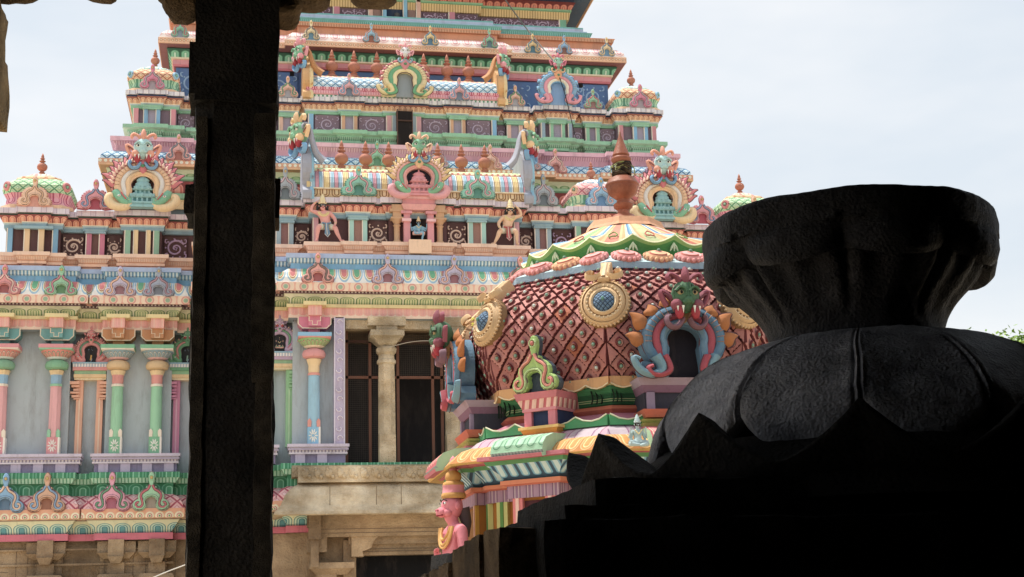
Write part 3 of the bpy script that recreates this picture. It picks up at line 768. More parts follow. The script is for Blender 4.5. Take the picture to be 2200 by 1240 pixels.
# scalloped feather gable closing each barrel end
def end_gable(parent, x, side, yf, z0, h, d, body, edge, mask, crest, horn):
    b = MB(); b.T = TR(x, yf + d / 2, z0, 1, 1, 1, rz=-side * PI / 2 if side < 0 else PI / 2)
    # local x runs along the tower depth, local -y faces outward
    half = [(0, h), (.12 * d, h * .93), (.16 * d, h * .80), (.34 * d, h * .70), (.5 * d, h * .52), (.52 * d, h * .34), (.42 * d, h * .2), (.56 * d, h * .1), (.55 * d, 0)]
    sm = smoothpath(half, 3); o = [tuple(p) for p in sm] + [(-p[0], p[1]) for p in sm[::-1][:-1]] 
    b.extr(o[:-1], -.14, .06, body, bev=.02)
    for s in (1, -1):
        b.ribbon([(p[0] * s * .93, p[1] * .98) for p in sm], .05, -.1, .09, edge, 4)
        for k in range(7):
            t = .12 + k * .1; i = int(t * len(sm)); p = sm[i]
            b.ribbon(smoothpath([(s * p[0] * .98, p[1] - h * .05), (s * p[0] * .6, p[1] - h * .1), (s * p[0] * .35, p[1] - h * .22)], 3), .03, -.13, .05, body, 3)
    b.T = TR(x + side * .05, yf + d * .22, z0 + h * .66, .46 * d, .5 * d, .52 * d, rz=(-PI / 2 if side < 0 else PI / 2) + side * -.55)
    face(b, Matrix.Identity(4), mask, crest)
    b.T = TR(x + side * .0, yf + d * .5, z0)
    # back horn curling inward over the roof
    b.T = TR(x, yf + .15, z0)
    b.ribbon(smoothpath([(-side * .42, h * .50), (-side * .26, h * .60), (-side * .16, h * .75), (-side * .1, h * .92), (-side * .02, h * 1.0), (side * .06, h * .98), (side * .06, h * .93)], 4), lambda t: .03 + .065 * (1 - t) ** 1.5, -.02, .1, horn, 4)
    return b.build('end_gable', parent)
GRY = '969aaa'
end_gable(b1, -2.45, -1, .22, BZ - .05, 1.75, 1.5, GRY, '7cb8d4', '74b88c', 'f0c088', GRY)
end_gable(b1, 2.45, 1, .22, BZ - .05, 1.75, 1.5, GRY, '7cb8d4', '74b88c', 'f0c088', GRY)

def arch_ornament(parent, x, y, z, w, h, main, acc, dark, feather=False, rz=0, light=None, lean=.0, label=None):
    b = MB(); kudu(b, main, acc, dark, Matrix.Diagonal((w, w * .8, h, 1)), feather=feather, light=light)
    o = b.build('arch_ornament', parent, label); o.location = (x, y, z); o.rotation_euler = (lean, 0, rz); return o
for s in (-1, 1): arch_ornament(b1, s * 1.31, .1, BZ + .02, .66, .64, '7cc4ae', 'dca0a8', '4c8c80', True, label='teal horseshoe ornament')
arch_ornament(tower, -2.875, .5, 10.67, .58, .72, '98a4b0', 'c4a4ac', '64727c', True)
arch_ornament(tower, 2.875, .5, 10.67, .58, .72, '98a4b0', 'c4a4ac', '64727c', True)
for s in (-1, 1): arch_ornament(tower, s * 6.98, 1.7, 10.67, .68, .68, 'e08c98', '7c90b8', 'b0485c', True)
# great arch over the centre niche
def great_arch(name, x, y, z, w, h, rings, flames, mak, curl, heart, niche, mask, crest, fs, fz, shrine=None, feet=None, label=None, parent=None, nfl=6, rz=0, flw=.06, ribs=False, **k):
    b = MB(); big_arch(b, Matrix.Diagonal((w, w * .75, h, 1)), rings, flames, mak, curl, heart, niche, feet=feet, nfl=nfl, flw=flw, **k)
    o = b.build(name, parent or tower, label); o.location = (x, y, z); o.rotation_euler = (0, 0, rz)
    b = MB(); face(b, TR(0, -.16 * w, fz, fs, fs * .8, fs), mask, crest, curl=curl, ribs=ribs); b.build('monster_mask', o)
    if shrine: b = MB(); mini_shrine(b, TR(0, -.03, .0, shrine[1], .3 * w, shrine[2]), shrine[0]); b.build('carved_shrine', o)
    return o
great_arch('great_arch', 0, .12, 10.67, 1.15, .90, [(.405, .032, 'e8a098'), (.345, .042, '6cb088'), (.28, .03, 'e89c98')], 'ecc47c', '6cb488', '6ca8d4', 'ecb888', '2a2a38', '74b890', 'e8b490', .54, .80,
           ('e08890', .56, .62), r_in=.24, leg=.27, feet='e898a0', label='great arch with green mask and yellow flames over the centre niche', nfl=8, flL=.24, flw=.07)
for s in (-1, 1):
    great_arch('great_arch', s * 5.965, 1.62, 10.68, 1.36, 1.12, [(.40, .05, 'eebc90'), (.31, .042, 'dedad4'), (.235, .04, 'eec08c')], 'd8727c', '6cb894', '6ca8d8', 'd86c7c', '4c2a28', 'a8d8d8', 'e89478', .72, .92,
               ('80b8bc', .62, .8), feet='ecc894', label='great peach arch with blue-faced mask and pink flames', nfl=9, flL=.24, flw=.065)

# square domes ---------------------------------------------------------
def octo(c=.55):
    return [(-1, -c), (-c, -1), (c, -1), (1, -c), (1, c), (c, 1), (-c, 1), (-1, c)]
def dome(name, cx, cy, z, hw, frieze, latt, cap, top, fh, h, label, kcol, scale_fr=.3):
    b = MB()
    prof = [(hw * .97, z, 'f0c49c'), (hw * 1.0, z + h * .08, 'f0c49c'), (hw * .9, z + h * .1, frieze), (hw * .86, z + h * .27, frieze), (hw * .92, z + h * .36, frieze), (hw * .94, z + h * .37, latt), (hw * .98, z + h * .46, latt), (hw * .96, z + h * .56, latt), (hw * .86, z + h * .66, latt), (hw * .70, z + h * .75, latt),
            (hw * .66, z + h * .755, cap), (hw * .62, z + h * .82, cap), (hw * .45, z + h * .87, top), (hw * .3, z + h * .95, top), (hw * .16, z + h, top), (0, z + h)]
    b.lathe(cx, cy, prof, poly=octo(.72), smooth=False)
    o = b.build(name, tower, label)
    finial(cx, cy, z + h * .97, fh, o)
    for sx in (-1, 1):
        b = MB(); p = (cx + sx * hw * .82, cy - hw * .84, z + h * .53)
        b.T = TR(*p, rz=sx * PI / 4)
        b.ribbon(spiral(0, 0, hw * .1, hw * .1, 0, 2 * PI, 12), hw * .05, 0, .05, kcol, 3); b.ball((0, -.02, 0), (hw * .05, .05, hw * .05), '7cb48c', 7, 5)
        b.build('rosette', o)
    return o
PKFR = petal(.34, .2, [(0, 'e8a0b0'), (.3, 'b84c6c'), (.5, 'e898a8'), (.75, 'c06080'), (.9, 'e8a8b4')])
GRL = lattice(.22, .2, [(0, 'dce8b8'), (.2, '8cc898'), (.4, 'b8dca4'), (.8, '4f9464')])
PKT = petal(.3, .16, [(0, 'f0d4b0'), (.3, 'dc7c74'), (.5, 'f0ccac'), (.8, 'dc7c74')])
CAPO = petal(.24, .09, [(0, 'f0c490'), (.7, 'd88c5c')])
for s in (-1, 1):
    d = dome('dome_roof', s * 8.25, 2.45, 10.68, .76, PKFR, GRL, CAPO, PKT, .56, .98, 'square dome with green diamond tiles', 'd87c7c')
    arch_ornament(d, s * 8.25, 1.56, 10.68, .62, .66, 'f0c0a0', 'd8a880', 'd89080', True)
GRF = petal(.34, .16, [(0, 'c8e0a8'), (.3, '5c9c74'), (.5, 'b0d8a8'), (.8, '5c9c74')])
PKL = lattice(.22, .2, [(0, 'f4d0b8'), (.2, 'e08c94'), (.45, 'f0b0a4'), (.8, 'c05868')])
BLT = petal(.24, .1, [(0, 'f0f0f0'), (.4, '7cb4d4'), (.7, 'f4f4f4')])
for s in (-1, 1):
    d = dome('dome_roof', s * 4.2, 1.28, 10.68, .66, GRF, PKL, BLT, BLT, .5, .85, 'square dome with pink diamond tiles', 'ecb48c')
    arch_ornament(d, s * 4.2, .46, 10.68, .62, .66, '84b8e0', 'e0b0b0', '5c8cc0', True)

# --- second body
LATB = lattice(.22, .22, [(0, 'd8ecf4'), (.3, '8cc0e4'), (.55, 'd0e8f4'), (.75, '3f78a8')])
RED_B = petal(.3, .24, [(0, 'f0a890'), (.4, 'd86c5c'), (.7, 'e89080'), (.88, '8c3c3c')], flip=True, bump=1.)
GR_B = petal(.3, .12, [(0, 'a8c890'), (.5, '6c9c5c'), (.8, 'c8d8a8')], flip=True)
strip('body_wall', PB, [(0, 9.6, '5c7478'), (0, 11.0, 'ecc888'), (.06, 11.0, 'ecc888'), (.06, 11.22, '74b084'), (.12, 11.24, '84bc90'), (.12, 11.36, '4c7c5c'), (.05, 11.38, RED_B), (.09, 11.44, RED_B), (.2, 11.62, RED_B), (.16, 11.64, '6cae7c'), (.2, 11.68, '8cc490'), (.2, 11.74, GR_B), (.16, 11.76, GR_B), (.24, 11.88, GR_B), (.24, 11.9)])
BE2 = bead(.12, .11, [(0, 'f8e8cc'), (.5, 'dc9870')])
strip('body_eave', PB, [(.22, 11.9, 'b08458'), (.38, 11.92, 'f0b878'), (.4, 11.92, 'ecb07c'), (.4, 11.96, BE2), (.4, 12.07, 'f0c090'), (.37, 12.07, LATB), (.35, 12.17, LATB), (.26, 12.27, LATB), (.12, 12.34, LATB), (.05, 12.35, 'e09cac'), (.05, 12.5, stripes(.06, [(0, 'f0bcc4'), (.5, 'd888a0')])), (.12, 12.58, 'e8a8b8'), (.18, 12.58, 'ecb0c0'), (.18, 12.68, 'f0c0cc'), (.0, 12.69)],
      'eave with blue diamond tiles and pink frieze')
GN = '84c49c'
GPL = [(.0, 12.66, '5c9c78'), (.0, 12.76, GN), (.06, 12.76, GN), (.06, 12.82, '5c9c78'), (.02, 12.84, stripes(.05, [(0, 'a8dcb8'), (.6, '5ca078')])), (.1, 12.9, GN), (.1, 12.94, '9cd4ac'), (.2, 12.96, GN), (.2, 13.05, 'acdcb8'), (-.4, 13.06)]
HPB = [(x, y - .08 if y < 5 else y) for x, y in HB]
b = MB(); b.sweep(HPB, GPL); b.poly3([(x, y + .3, 13.055) for x, y in HPB], GN); b.poly3([(x, y, 12.685) for x, y in PB], 'ecb0c0'); b.build('green_ledge', tower)
MAU = '7c6474'
ORB = petal(.13, .12, [(0, 'f0bc90'), (.4, 'd08058'), (.7, 'f0c8a0'), (.88, '9c5440')], flip=True, bump=1.)
LEDB = petal(.26, .1, [(0, 'd0d0d8'), (.4, 'b0a8b8'), (.6, 'e4e0e4')])
hara(HB, MHB, 13.0, 13.52, 13.64, 13.76, 13.82, 13.92, paint(MAU), '7cba94', ORB, '2c3c60', LEDB, .15)
Z0, Z1 = 13.05, 13.52
for s in (-1, 1):
    part("pilaster_pair", pair, s * 1.31, 2.88, Z0, Z1 - .05, .19, .09, 'd89c74', '9c90a8', '84c09c')
    part("pilaster_pair", pair, s * 2.77, 3.12, Z0, Z1 - .05, .2, .1, 'ecb49c', '9c8ca4', '84c09c')
    part("pilaster_pair", pair, s * 3.8, 2.94, Z0, Z1 - .05, .19, .09, '84c49c', '9c90a8', '84c09c')
    part("pilaster_pair", pair, s * 4.735, 3.12, Z0, Z1 - .05, .18, .1, '84c49c', '8c7c98', '84c09c')
    part("pilaster_pair", pair, s * 5.91, 2.92, Z0, Z1 - .05, .19, .1, '74b0dc', '9c90a8', '84c09c')
    for x in (3.46, 4.14): part("pilaster", pilaster, s * x, 3.02, Z0, Z1, .1, '8cacc4')
    for x in (5.43, 6.28): part("pilaster", pilaster, s * x, 3.0, Z0, Z1, .12, 'dc8490')
    part("pilaster", pilaster, s * 2.22, 2.96, Z0, Z1, .12, '74b0dc')
    part("pilaster", pilaster, s * .36, 2.9, Z0, Z1, .12, 'e09ca4'); part("pilaster", pilaster, s * .24, 2.88, Z0, Z1, .1, '9cb4c4')
sc2 = 'b8a4c0'
for s in (-1, 1):
    for i, (x0, x1, d) in enumerate(((.46, 1.08, 2.96), (1.54, 2.12, 2.96), (2.34, 2.54, 3.25), (3.0, 3.36, 3.25), (4.24, 4.5, 3.25), (4.95, 5.33, 3.25))):
        a, c2 = (x0, x1) if s > 0 else (-x1, -x0)
        part('scroll_panel', scroll, a, c2, 13.07, 13.5, d - .05, sc2, MAU, i + 3, .012)
b = MB()
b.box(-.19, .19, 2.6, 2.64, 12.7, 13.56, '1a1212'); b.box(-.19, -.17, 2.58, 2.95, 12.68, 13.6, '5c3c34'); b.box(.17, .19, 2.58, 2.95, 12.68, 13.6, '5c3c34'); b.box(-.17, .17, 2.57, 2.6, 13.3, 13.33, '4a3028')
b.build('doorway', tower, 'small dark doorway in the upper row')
BLL = lattice(.20, .18, [(0, 'e8f0f8'), (.35, '9cc8e4'), (.6, 'd4e8f4'), (.8, '3f7cac')])
B2 = 13.9
PKR = petal(.2, .1, [(0, 'f0b0b0'), (.35, 'c84c60'), (.6, 'ec9ca4'), (.85, 'c84c60')])
b2 = barrel(-2.34, 2.34, 2.8, B2, [(0, B2, '3f8468'), (0, B2 + .01, bead(.1, .07, [(0, 'f0f4e8'), (.5, '4f9470')])), (0, B2 + .08, 'ec98a4'), (-.04, B2 + .1, stripes(.06, [(0, 'f0a8b0'), (.6, 'd87888')])), (-.02, B2 + .18, PKR), (.0, B2 + .28, BLL), (.0, B2 + .36, BLL), (.05, B2 + .48, BLL), (.16, B2 + .58, BLL), (.24, B2 + .62, petal(.12, .09, [(0, 'f4dca0'), (.5, 'ec9c8c')])), (.32, B2 + .68, 'f0d8a0'), (.5, B2 + .72, 'f0dcac'), (.7, B2 + .72, 'f0dcac')],
            'barrel_roof', 'barrel roof with pale blue diamond tiles')
for x in (-1.7, -1.16, -.6, .56, 1.14, 1.68): finial(x, 3.3, B2 + .71, .74, b2)
end_gable(b2, -2.36, -1, 2.72, B2 - .05, 1.3, 1.25, 'dca060', 'f0d090', '74b88c', 'e8909c', 'c07c44')
end_gable(b2, 2.36, 1, 2.72, B2 - .05, 1.3, 1.25, 'dca060', 'f0d090', '74b88c', 'e8909c', 'c07c44')
for s in (-1, 1): arch_ornament(b2, s * 1.33, 2.62, B2 + .0, .5, .56, 'e8a4ac', '7ca4cc', '6c7c94')
great_arch('great_arch', 0, 2.62, 13.92, 1.16, .92, [(.40, .055, 'ecd49c'), (.30, .055, '5ca878'), (.215, .05, 'f0d8a0')], 'd8707c', '5ca878', '8cb8d8', 'dc8090', '8c98a4', 'e8e8ec', 'ec98a0', .40, .84, feet='ecd090',
           label='cream arch with white mask and green inner band', makara=False, nfl=5, flL=.1, flw=.09)
for s in (-1, 1):
    great_arch('great_arch', s * 3.8, 2.76, 13.92, 1.0, .86, [(.42, .05, '74b0dc'), (.32, .05, 'e890a0'), (.235, .045, 'f0e4cc')], '74b0dc', 'e07c94', 'dcb48c', 'eca070', '7ca8dc', '8cc4ac', 'dc6c84', .40, .82, feet='ec94a8',
               label='pink and blue arch with long snouted mask', makara=False, nfl=4, flL=.1, flw=.08)
    arch_ornament(tower, s * 2.77, 2.92, 13.92, .48, .52, 'ecb49c', '5c9c74', '9c9ca8')
    arch_ornament(tower, s * 4.735, 2.92, 13.92, .46, .5, '8cc8a0', 'd87c84', '9c6c6c')
    GRL2 = petal(.26, .16, [(0, 'a8d8b0'), (.3, '4c9070'), (.5, '98ccA4'.lower()), (.8, '4c9070')])
    ORL = lattice(.2, .18, [(0, 'f4d8a8'), (.35, 'e8a070'), (.6, 'f0c494'), (.82, 'b05c40')])
    TB = petal(.2, .08, [(0, 'c8e8c8'), (.5, '7cc0d0'), (.8, 'e8f0e0')])
    d = dome('dome_roof', s * 5.91, 3.5, 13.93, .62, GRL2, ORL, TB, TB, .52, .82, 'square dome with orange diamond tiles', '84bcdc')
    arch_ornament(d, s * 5.91, 2.76, 13.93, .56, .6, 'e07c9c', 'b0a0a8', '9c94a0')
# --- third body, blue wall
BW = '4a6ea4'
strip('blue_wall', PC, [(0, 12.9, BW), (0, 15.02, '8c3c48'), (.05, 15.03, 'dc6c78'), (.08, 15.08, 'e08890'), (.08, 15.2, 'ecc89c'), (.12, 15.21, CREAM), (.12, 15.25, petal(.25, .18, [(0, 'c0e4c4'), (.2, '3f9464'), (.3, '74c094'), (.7, '3c8c60'), (.85, '2c5c44')], flip=True, bump=1.)), (.14, 15.28, petal(.25, .18, [(0, 'c0e4c4'), (.2, '3f9464'), (.3, '74c094'), (.7, '3c8c60'), (.85, '2c5c44')], flip=True, bump=1.)), (.22, 15.43, '2c4c44'), (.2, 15.46)])
PKK = petal(.3, .3, [(0, 'f0b8b8'), (.3, 'c86c74'), (.4, 'f4ccc4'), (.7, 'e89c9c'), (.8, 'f4dcd4')])
LIPC = bead(.09, .14, [(0, 'f4d8b0'), (.35, 'c87c58'), (.6, 'ecb48c')])
strip('top_eave', PC, [(.18, 15.46, '8c4c4c'), (.4, 15.48, 'e0a078'), (.42, 15.49, LIPC), (.42, 15.63, 'f0c8a4'), (.4, 15.64, PKK), (.36, 15.76, PKK), (.22, 15.9, PKK), (.1, 15.93, 'd88860'), (.1, 16.12, 'b87048'), (.16, 16.13, stripes(.04, [(0, 'e8b088'), (.5, '9c5c3c')])), (.18, 16.2, 'dc9068'), (.2, 16.22, '5ca8a8'), (.1, 16.24)],
      'top eave with pink petals and a fringe of teeth')
TL = '64b0b0'
TP = [(x, y - .3 if y < 6 else y) for x, y in PD]
b = MB(); b.sweep(TP, [(.55, 16.22, '4c9494'), (.55, 16.28, TL), (.42, 16.3, stripes(.05, [(0, '8cd0c4'), (.6, '4c9c8c')])), (.48, 16.42, '6cb4a8'), (.5, 16.46, '9cb8d8'), (.38, 16.48, '9cc0d8'), (.38, 16.54, TL), (.3, 16.56, 'a8b8d8'), (.3, 16.64, TL), (.3, 16.68, '7cbcbc'), (-.2, 16.7)])
b.poly3([(x, y, 16.23) for x, y in PC], TL); b.build('teal_ledge', tower)
white = '8cb0d4'
for s in (-1, 1):
    for i, (x0, x1) in enumerate(((2.5, 3.4), (4.15, 5.35))):
        a, c2 = (x0, x1) if s > 0 else (-x1, -x0)
        part('scroll_panel', scroll, a, c2, 14.25, 14.98, 4.1 - .05, white, BW, i, .018)
    for x in (2.64, 4.72): boxpart('wall_hole', s * x - .05, s * x + .05, 4.02, 4.1, 14.9, 15.0, '14100c')
for i, (x, c, a, dk) in enumerate(((-5.35, '7cc0a0', 'c86c6c', '7c8ca0'), (-2.2, 'f0d8a4', '8c8078', '5c8cac'), (-.72, '8cc0dc', 'dc9c8c', '9c5c4c'), (.75, 'f0d090', '5c94bc', '4c7ca0'), (2.25, '84c4a0', 'c86c74', '5c7c8c'), (3.4, 'f0cc8c', '6c90a8', '4c7c94'), (4.22, '84b4e0', 'dcb08c', '8c5c50'), (5.34, 'ecd09c', '6c8ca8', '5c8cb4'), (-3.4, 'f0cc8c', '6c90a8', '4c7c94'), (-4.22, '84b4e0', 'dcb08c', '8c5c50'))):
    arch_ornament(tower, x, (3.64 if abs(x) > 2.42 else 3.44), 15.63, .42, .5, c, a, dk)
# fourth body with wide eave
ORD = petal(.2, .16, [(0, 'f08c70'), (.2, 'a03c34'), (.3, 'ec8468'), (.7, 'd8604c'), (.88, '7c2c2c')], flip=True, bump=1.)
YFR = stripes(.07, [(0, 'ecc47c'), (.7, 'b88444')])
strip('upper_wall', PD, [(0, 16.4, MAU), (0, 17.12, YFR), (.06, 17.12, YFR), (.09, 17.32, '6cae7c'), (.12, 17.34, '8cc490'), (.12, 17.39, ORD), (.1, 17.4, ORD), (.22, 17.56, ORD), (.18, 17.58, '2c3c60'), (.2, 17.7)])
for s in (-1, 1):
    for i, (x0, x1) in enumerate(((.75, 1.35), (1.65, 2.15), (2.3, 3.5), (3.5, 4.4))):
        a, c2 = (x0, x1) if s > 0 else (-x1, -x0)
        part('scroll_panel', scroll, a, c2, 16.72, 17.08, depth_at(MD, (a + c2) / 2) - .05, 'c8a8c4', '6c4c5c', i + 5, .012)
    part("pilaster", pilaster, s * 1.5, 4.8, 16.7, 17.12, .17, 'd87c90'); part("pilaster", pilaster, s * 4.5, 4.95, 16.7, 17.12, .2, '6cb490')
    part("pilaster", pilaster, s * .62, 4.78, 16.7, 17.6, .12, 'ecb49c', .1); part("pilaster", pilaster, s * .27, 4.76, 16.7, 17.6, .11, '7cbce0', .12)
    boxpart("pilaster_panel", s * .45 - .1, s * .45 + .1, 4.74, 4.8, 16.7, 17.6, '9c7468')
    boxpart("pilaster_panel", s * .45 - .28, s * .45 + .28, 4.66, 4.8, 17.55, 17.75, 'ecb49c')
boxpart('doorway', -.22, .22, 4.74, 4.8, 16.6, 17.6, '1c3454')
b = MB(); b.lathe(0.06, 4.7, [(.07, 16.7, '4a4a4c'), (.07, 16.98, '4a4a4c'), (.0, 17.0, '4a4a4c')], 10)
b.build('door_post', tower)
LAT2 = lattice(.3, .3, [(0, '9cc8e4'), (.6, 'ecd0b0'), (.8, 'b06c5c')])
strip('crowning_eave', PD, [(.18, 17.68, '44546c'), (.62, 17.62, 'c88454'), (.66, 17.6, 'ecb07c'), (.68, 17.6, 'ecb480'), (.68, 17.72, 'f0c898'), (.64, 17.73, LAT2), (.55, 17.95, LAT2), (.2, 18.2, LAT2), (.1, 18.3, 'e09cac'), (.1, 18.6)])
for k in range(3):      # further tiers above the frame
    p = [(x * (.86 - .14 * k), y + .8 + .8 * k) for x, y in PD]; z = 18.4 + 2.3 * k
    strip('upper_tier', p, [(.5, z - .3, GN), (.5, z, GN), (.0, z + .05, MAU), (.0, z + 1.3, ORD), (.1, z + 1.5, 'ecb480'), (.5, z + 1.5, 'ecb480'), (.5, z + 1.7, LAT2), (.1, z + 2.1, 'e09cac'), (.1, z + 2.3)])
zt = 18.4 + 6.9
pk = [(x * .44, y + 3.2) for x, y in PD]
b = MB(); b.sweep([(-1.9, 8), (1.9, 8)], [(0, zt - .3, GN), (.3, zt, BLL), (.35, zt + .6, BLL), (0, zt + 1.3, BLL), (-.8, zt + 1.6, BLL), (-1.6, zt + 1.3, BLL), (-1.9, zt, BLL)]); b.poly3([(x, y, zt - .1) for x, y in pk], GN); o = b.build('barrel_roof', tower)
b = MB(); b.box(-4.3, 4.3, 5.8, 9.5, 17.5, 18.4, MAU); b.box(-3.6, 3.6, 6.6, 9.6, 18.4, 20.7, MAU); b.box(-3.0, 3.0, 7.4, 9.6, 20.7, 23, MAU); b.box(-2.4, 2.4, 8, 9.7, 23, 25.3, MAU); b.box(-8.9, 8.9, 4, 10, 0, 9.3, SAND); b.box(-6.5, 6.5, 4.5, 10, 9.3, 12.6, MAU); b.box(-5.4, 5.4, 5, 10, 12.6, 16.2, MAU); b.box(-4.5, 4.5, 5.8, 10, 16.2, 17.5, MAU)
b.build('core_masonry', tower)

# --- kudus on the eaves
for i, (x, c, a, dk) in enumerate(((-8.74, 'e48c90', 'f0c4b8', 'a85c60'), (-7.58, '8cc8a0', 'c87c8c', '5c8c64'), (-6.36, 'c0b4d0', 'e4b090', '9c6c78'), (-5.55, '98a4bc', 'b08494', '747c8c'),
                                    (8.74, 'e48c90', 'f0c4b8', 'a85c60'), (7.58, '8cc8a0', 'c87c8c', '5c8c64'), (6.36, 'c0b4d0', 'e4b090', '9c6c78'), (5.55, '98a4bc', 'b08494', '747c8c'),
                                    (-2.2, 'eca098', '7c6c64', 'a85c60'), (-.73, 'b8b0d0', 'dca898', '9c6470'), (.7, 'b8b0d0', 'dca898', '9c6470'), (2.15, 'eca098', '7c6c64', 'a85c60'), (-4.1, '8cc8a0', 'c87c8c', '5c8c64'), (4.1, '8cc8a0', 'c87c8c', '5c8c64'))):
    arch_ornament(tower, x, depth_at(MA, x) - .31, 8.62, .66, .66, c, a, dk)
for i, (x, c, a, dk) in enumerate(((-8.5, '7cb0dc', 'ecc0a0', '5c7c9c'), (-7.68, 'd8a484', '7ca4d0', '9c6450'), (-6.38, 'e89cb4', '5c9470', 'b06078'), (-5.58, '94d0a4', 'c8606c', '9c8c80'), (-4.0, 'ecb494', 'c87c74', '9c6450'))):
    arch_ornament(tower, x, depth_at(MA, x) - .33, 4.04, .74, .8, c, a, dk)
    arch_ornament(tower, -x, depth_at(MA, -x) - .33, 4.04, .74, .8, c, a, dk)
for i, (x, c, a, dk) in enumerate(((-6.1, 'c0a8cc', 'dca0a8', '8c7490'), (-5.25, 'eca8a0', '7c848c', 'b06c60'), (-.7, '84c0a0', 'c88c90', '5c8c74'), (2.0, 'ecb4a4', 'e0908c', 'c88c74'), (2.95, 'a4a0a8', 'dca098', '6c7c6c'), (3.62, 'e8a098', 'e8c4b0', 'b07068'), (6.1, 'c0a8cc', 'dca0a8', '8c7490'), (.72, 'b8b0c8', 'c88c90', '5c8c74'))):
    arch_ornament(tower, x, depth_at(MBp, x) - .37, 12.06, .56, .62, c, a, dk)

# --- engaged columns and niches of the painted storey
def column(x, y, shaft, ped, cap1, cap2, neck, pot, block, light='f4dcc8', flut=False):
    b = MB()
    # square foot with a flower panel, leaf corners, shaft
    b.box(x - .13, x + .13, y - .13, y + .13, 5.26, 5.62, ped)
    b.box(x + .095, x + .134, y - .134, y + .12, 5.26, 5.62, 'f0e4dc'); 
    for k in range(10):
        a = k * PI / 5; b.ribbon([(x + .03 * math.cos(a) - .015, 5.44 + .03 * math.sin(a)), (x - .015 + .065 * math.cos(a), 5.44 + .1 * math.sin(a)), (x - .015 + .095 * math.cos(a), 5.44 + .14 * math.sin(a))], lambda t: .014 * math.sin(PI * (.15 + .8 * t)) + .002, y - .13, .012, 'f0e8e0', 3)
    for s in (-1, 1): b.extr([(x + s * .13, 5.62), (x + s * .06, 5.62), (x + s * .05, 5.74), (x + s * .09, 5.8), (x + s * .13, 5.76)], y - .13, y, light, bev=.005)
    n = 8 if flut else 20
    b.lathe(x, y, [(.125, 5.6, shaft), (.12, 6.4, shaft), (.115, 6.7, shaft), (.13, 6.71, light), (.13, 6.76, light), (.11, 6.77, neck), (.12, 6.84, neck), (.115, 6.92, neck), (.13, 6.96, 'ecc890'), (.16, 7.05, 'ecc890'), (.14, 7.07, pot)], n, PI / 8, not flut)
    b.lathe(x, y, [(.15, 7.07, pot), (.23, 7.1, pot), (.25, 7.17, pot), (.22, 7.24, pot), (.13, 7.28, pot), (.12, 7.29, cap2)], 18)
    CP = petal(.1, .16, [(0, cap1), (.5, light), (.65, '5c5c54'), (.8, cap1)], flip=True)
    b.lathe(x, y, [(.14, 7.29, cap2), (.22, 7.33, CP), (.32, 7.43, CP), (.34, 7.47, cap2), (.3, 7.49, cap2)], 18)
    b.box(x - .34, x + .34, y - .34, y + .2, 7.47, 7.5, light); b.box(x - .35, x + .35, y - .35, y + .2, 7.5, 7.58, bead(.075, .08, [(0, 'f8ecd8'), (.45, ped if isinstance(ped, str) else 'd8a08c')]))
    o = b.build('column', tower)
    b = MB()
    b.box(x - .12, x + .12, y - .12, y + .2, 7.58, 7.93, block)
    e = 'f0dcc0'
    pts = [(x - .34, 7.93), (x - .34, 7.78), (x - .25, 7.69), (x + .25, 7.69), (x + .34, 7.78), (x + .34, 7.93)]
    b.extr(pts, y - .22, y + .2, block, bev=.01); b.ribbon([(p[0], p[1]) for p in pts], .012, y - .22, .012, e, 2)
    b.box(x - .13, x + .13, y - .34, y - .1, 7.72, 7.93, block); b.ribbon([(x - .12, 7.92), (x - .12, 7.82), (x - .05, 7.82), (x - .05, 7.74), (x + .05, 7.74), (x + .05, 7.82), (x + .12, 7.82), (x + .12, 7.92)], .01, y - .34, .01, e, 2)
    b.box(x - .14, x + .14, y - .42, y, 7.93, 8.14, CLOTH)
    b.box(x - .24, x + .24, y - .46, y, 8.14, 8.22, 'e6cf8c')
    b.build('bracket', o)
    return o
for s in (-1, 1):
    yy = 1.62
    column(s * 8.74, yy, 'e49ca0', 'e08890', 'd87c74', 'd8e0e0', '84b4d8', '70a884', '5c9c9c', flut=True)
    column(s * 7.64, yy, 'e8a0a4', 'e08890', 'e08078', 'd8e0e4', '84b4d8', '70b084', '5c9c9c', light='84c49c', flut=True)
    column(s * 6.37, yy, '8ccca0', '6cb488', '7c9cac', 'dca8ac', 'e48c84', 'd8b07c', 'c07c4c')
    column(s * 5.55, yy, '8ccca0', '6cb488', '7c9cac', 'dca8ac', 'e48c84', 'd8b07c', 'c07c4c')
    column(s * 2.26, .1, '8cc0dc', '7cb8e0', '84b86c', 'e8d8b8', 'ecc890', 'e08c8c', 'd8708c', light='e48c80')
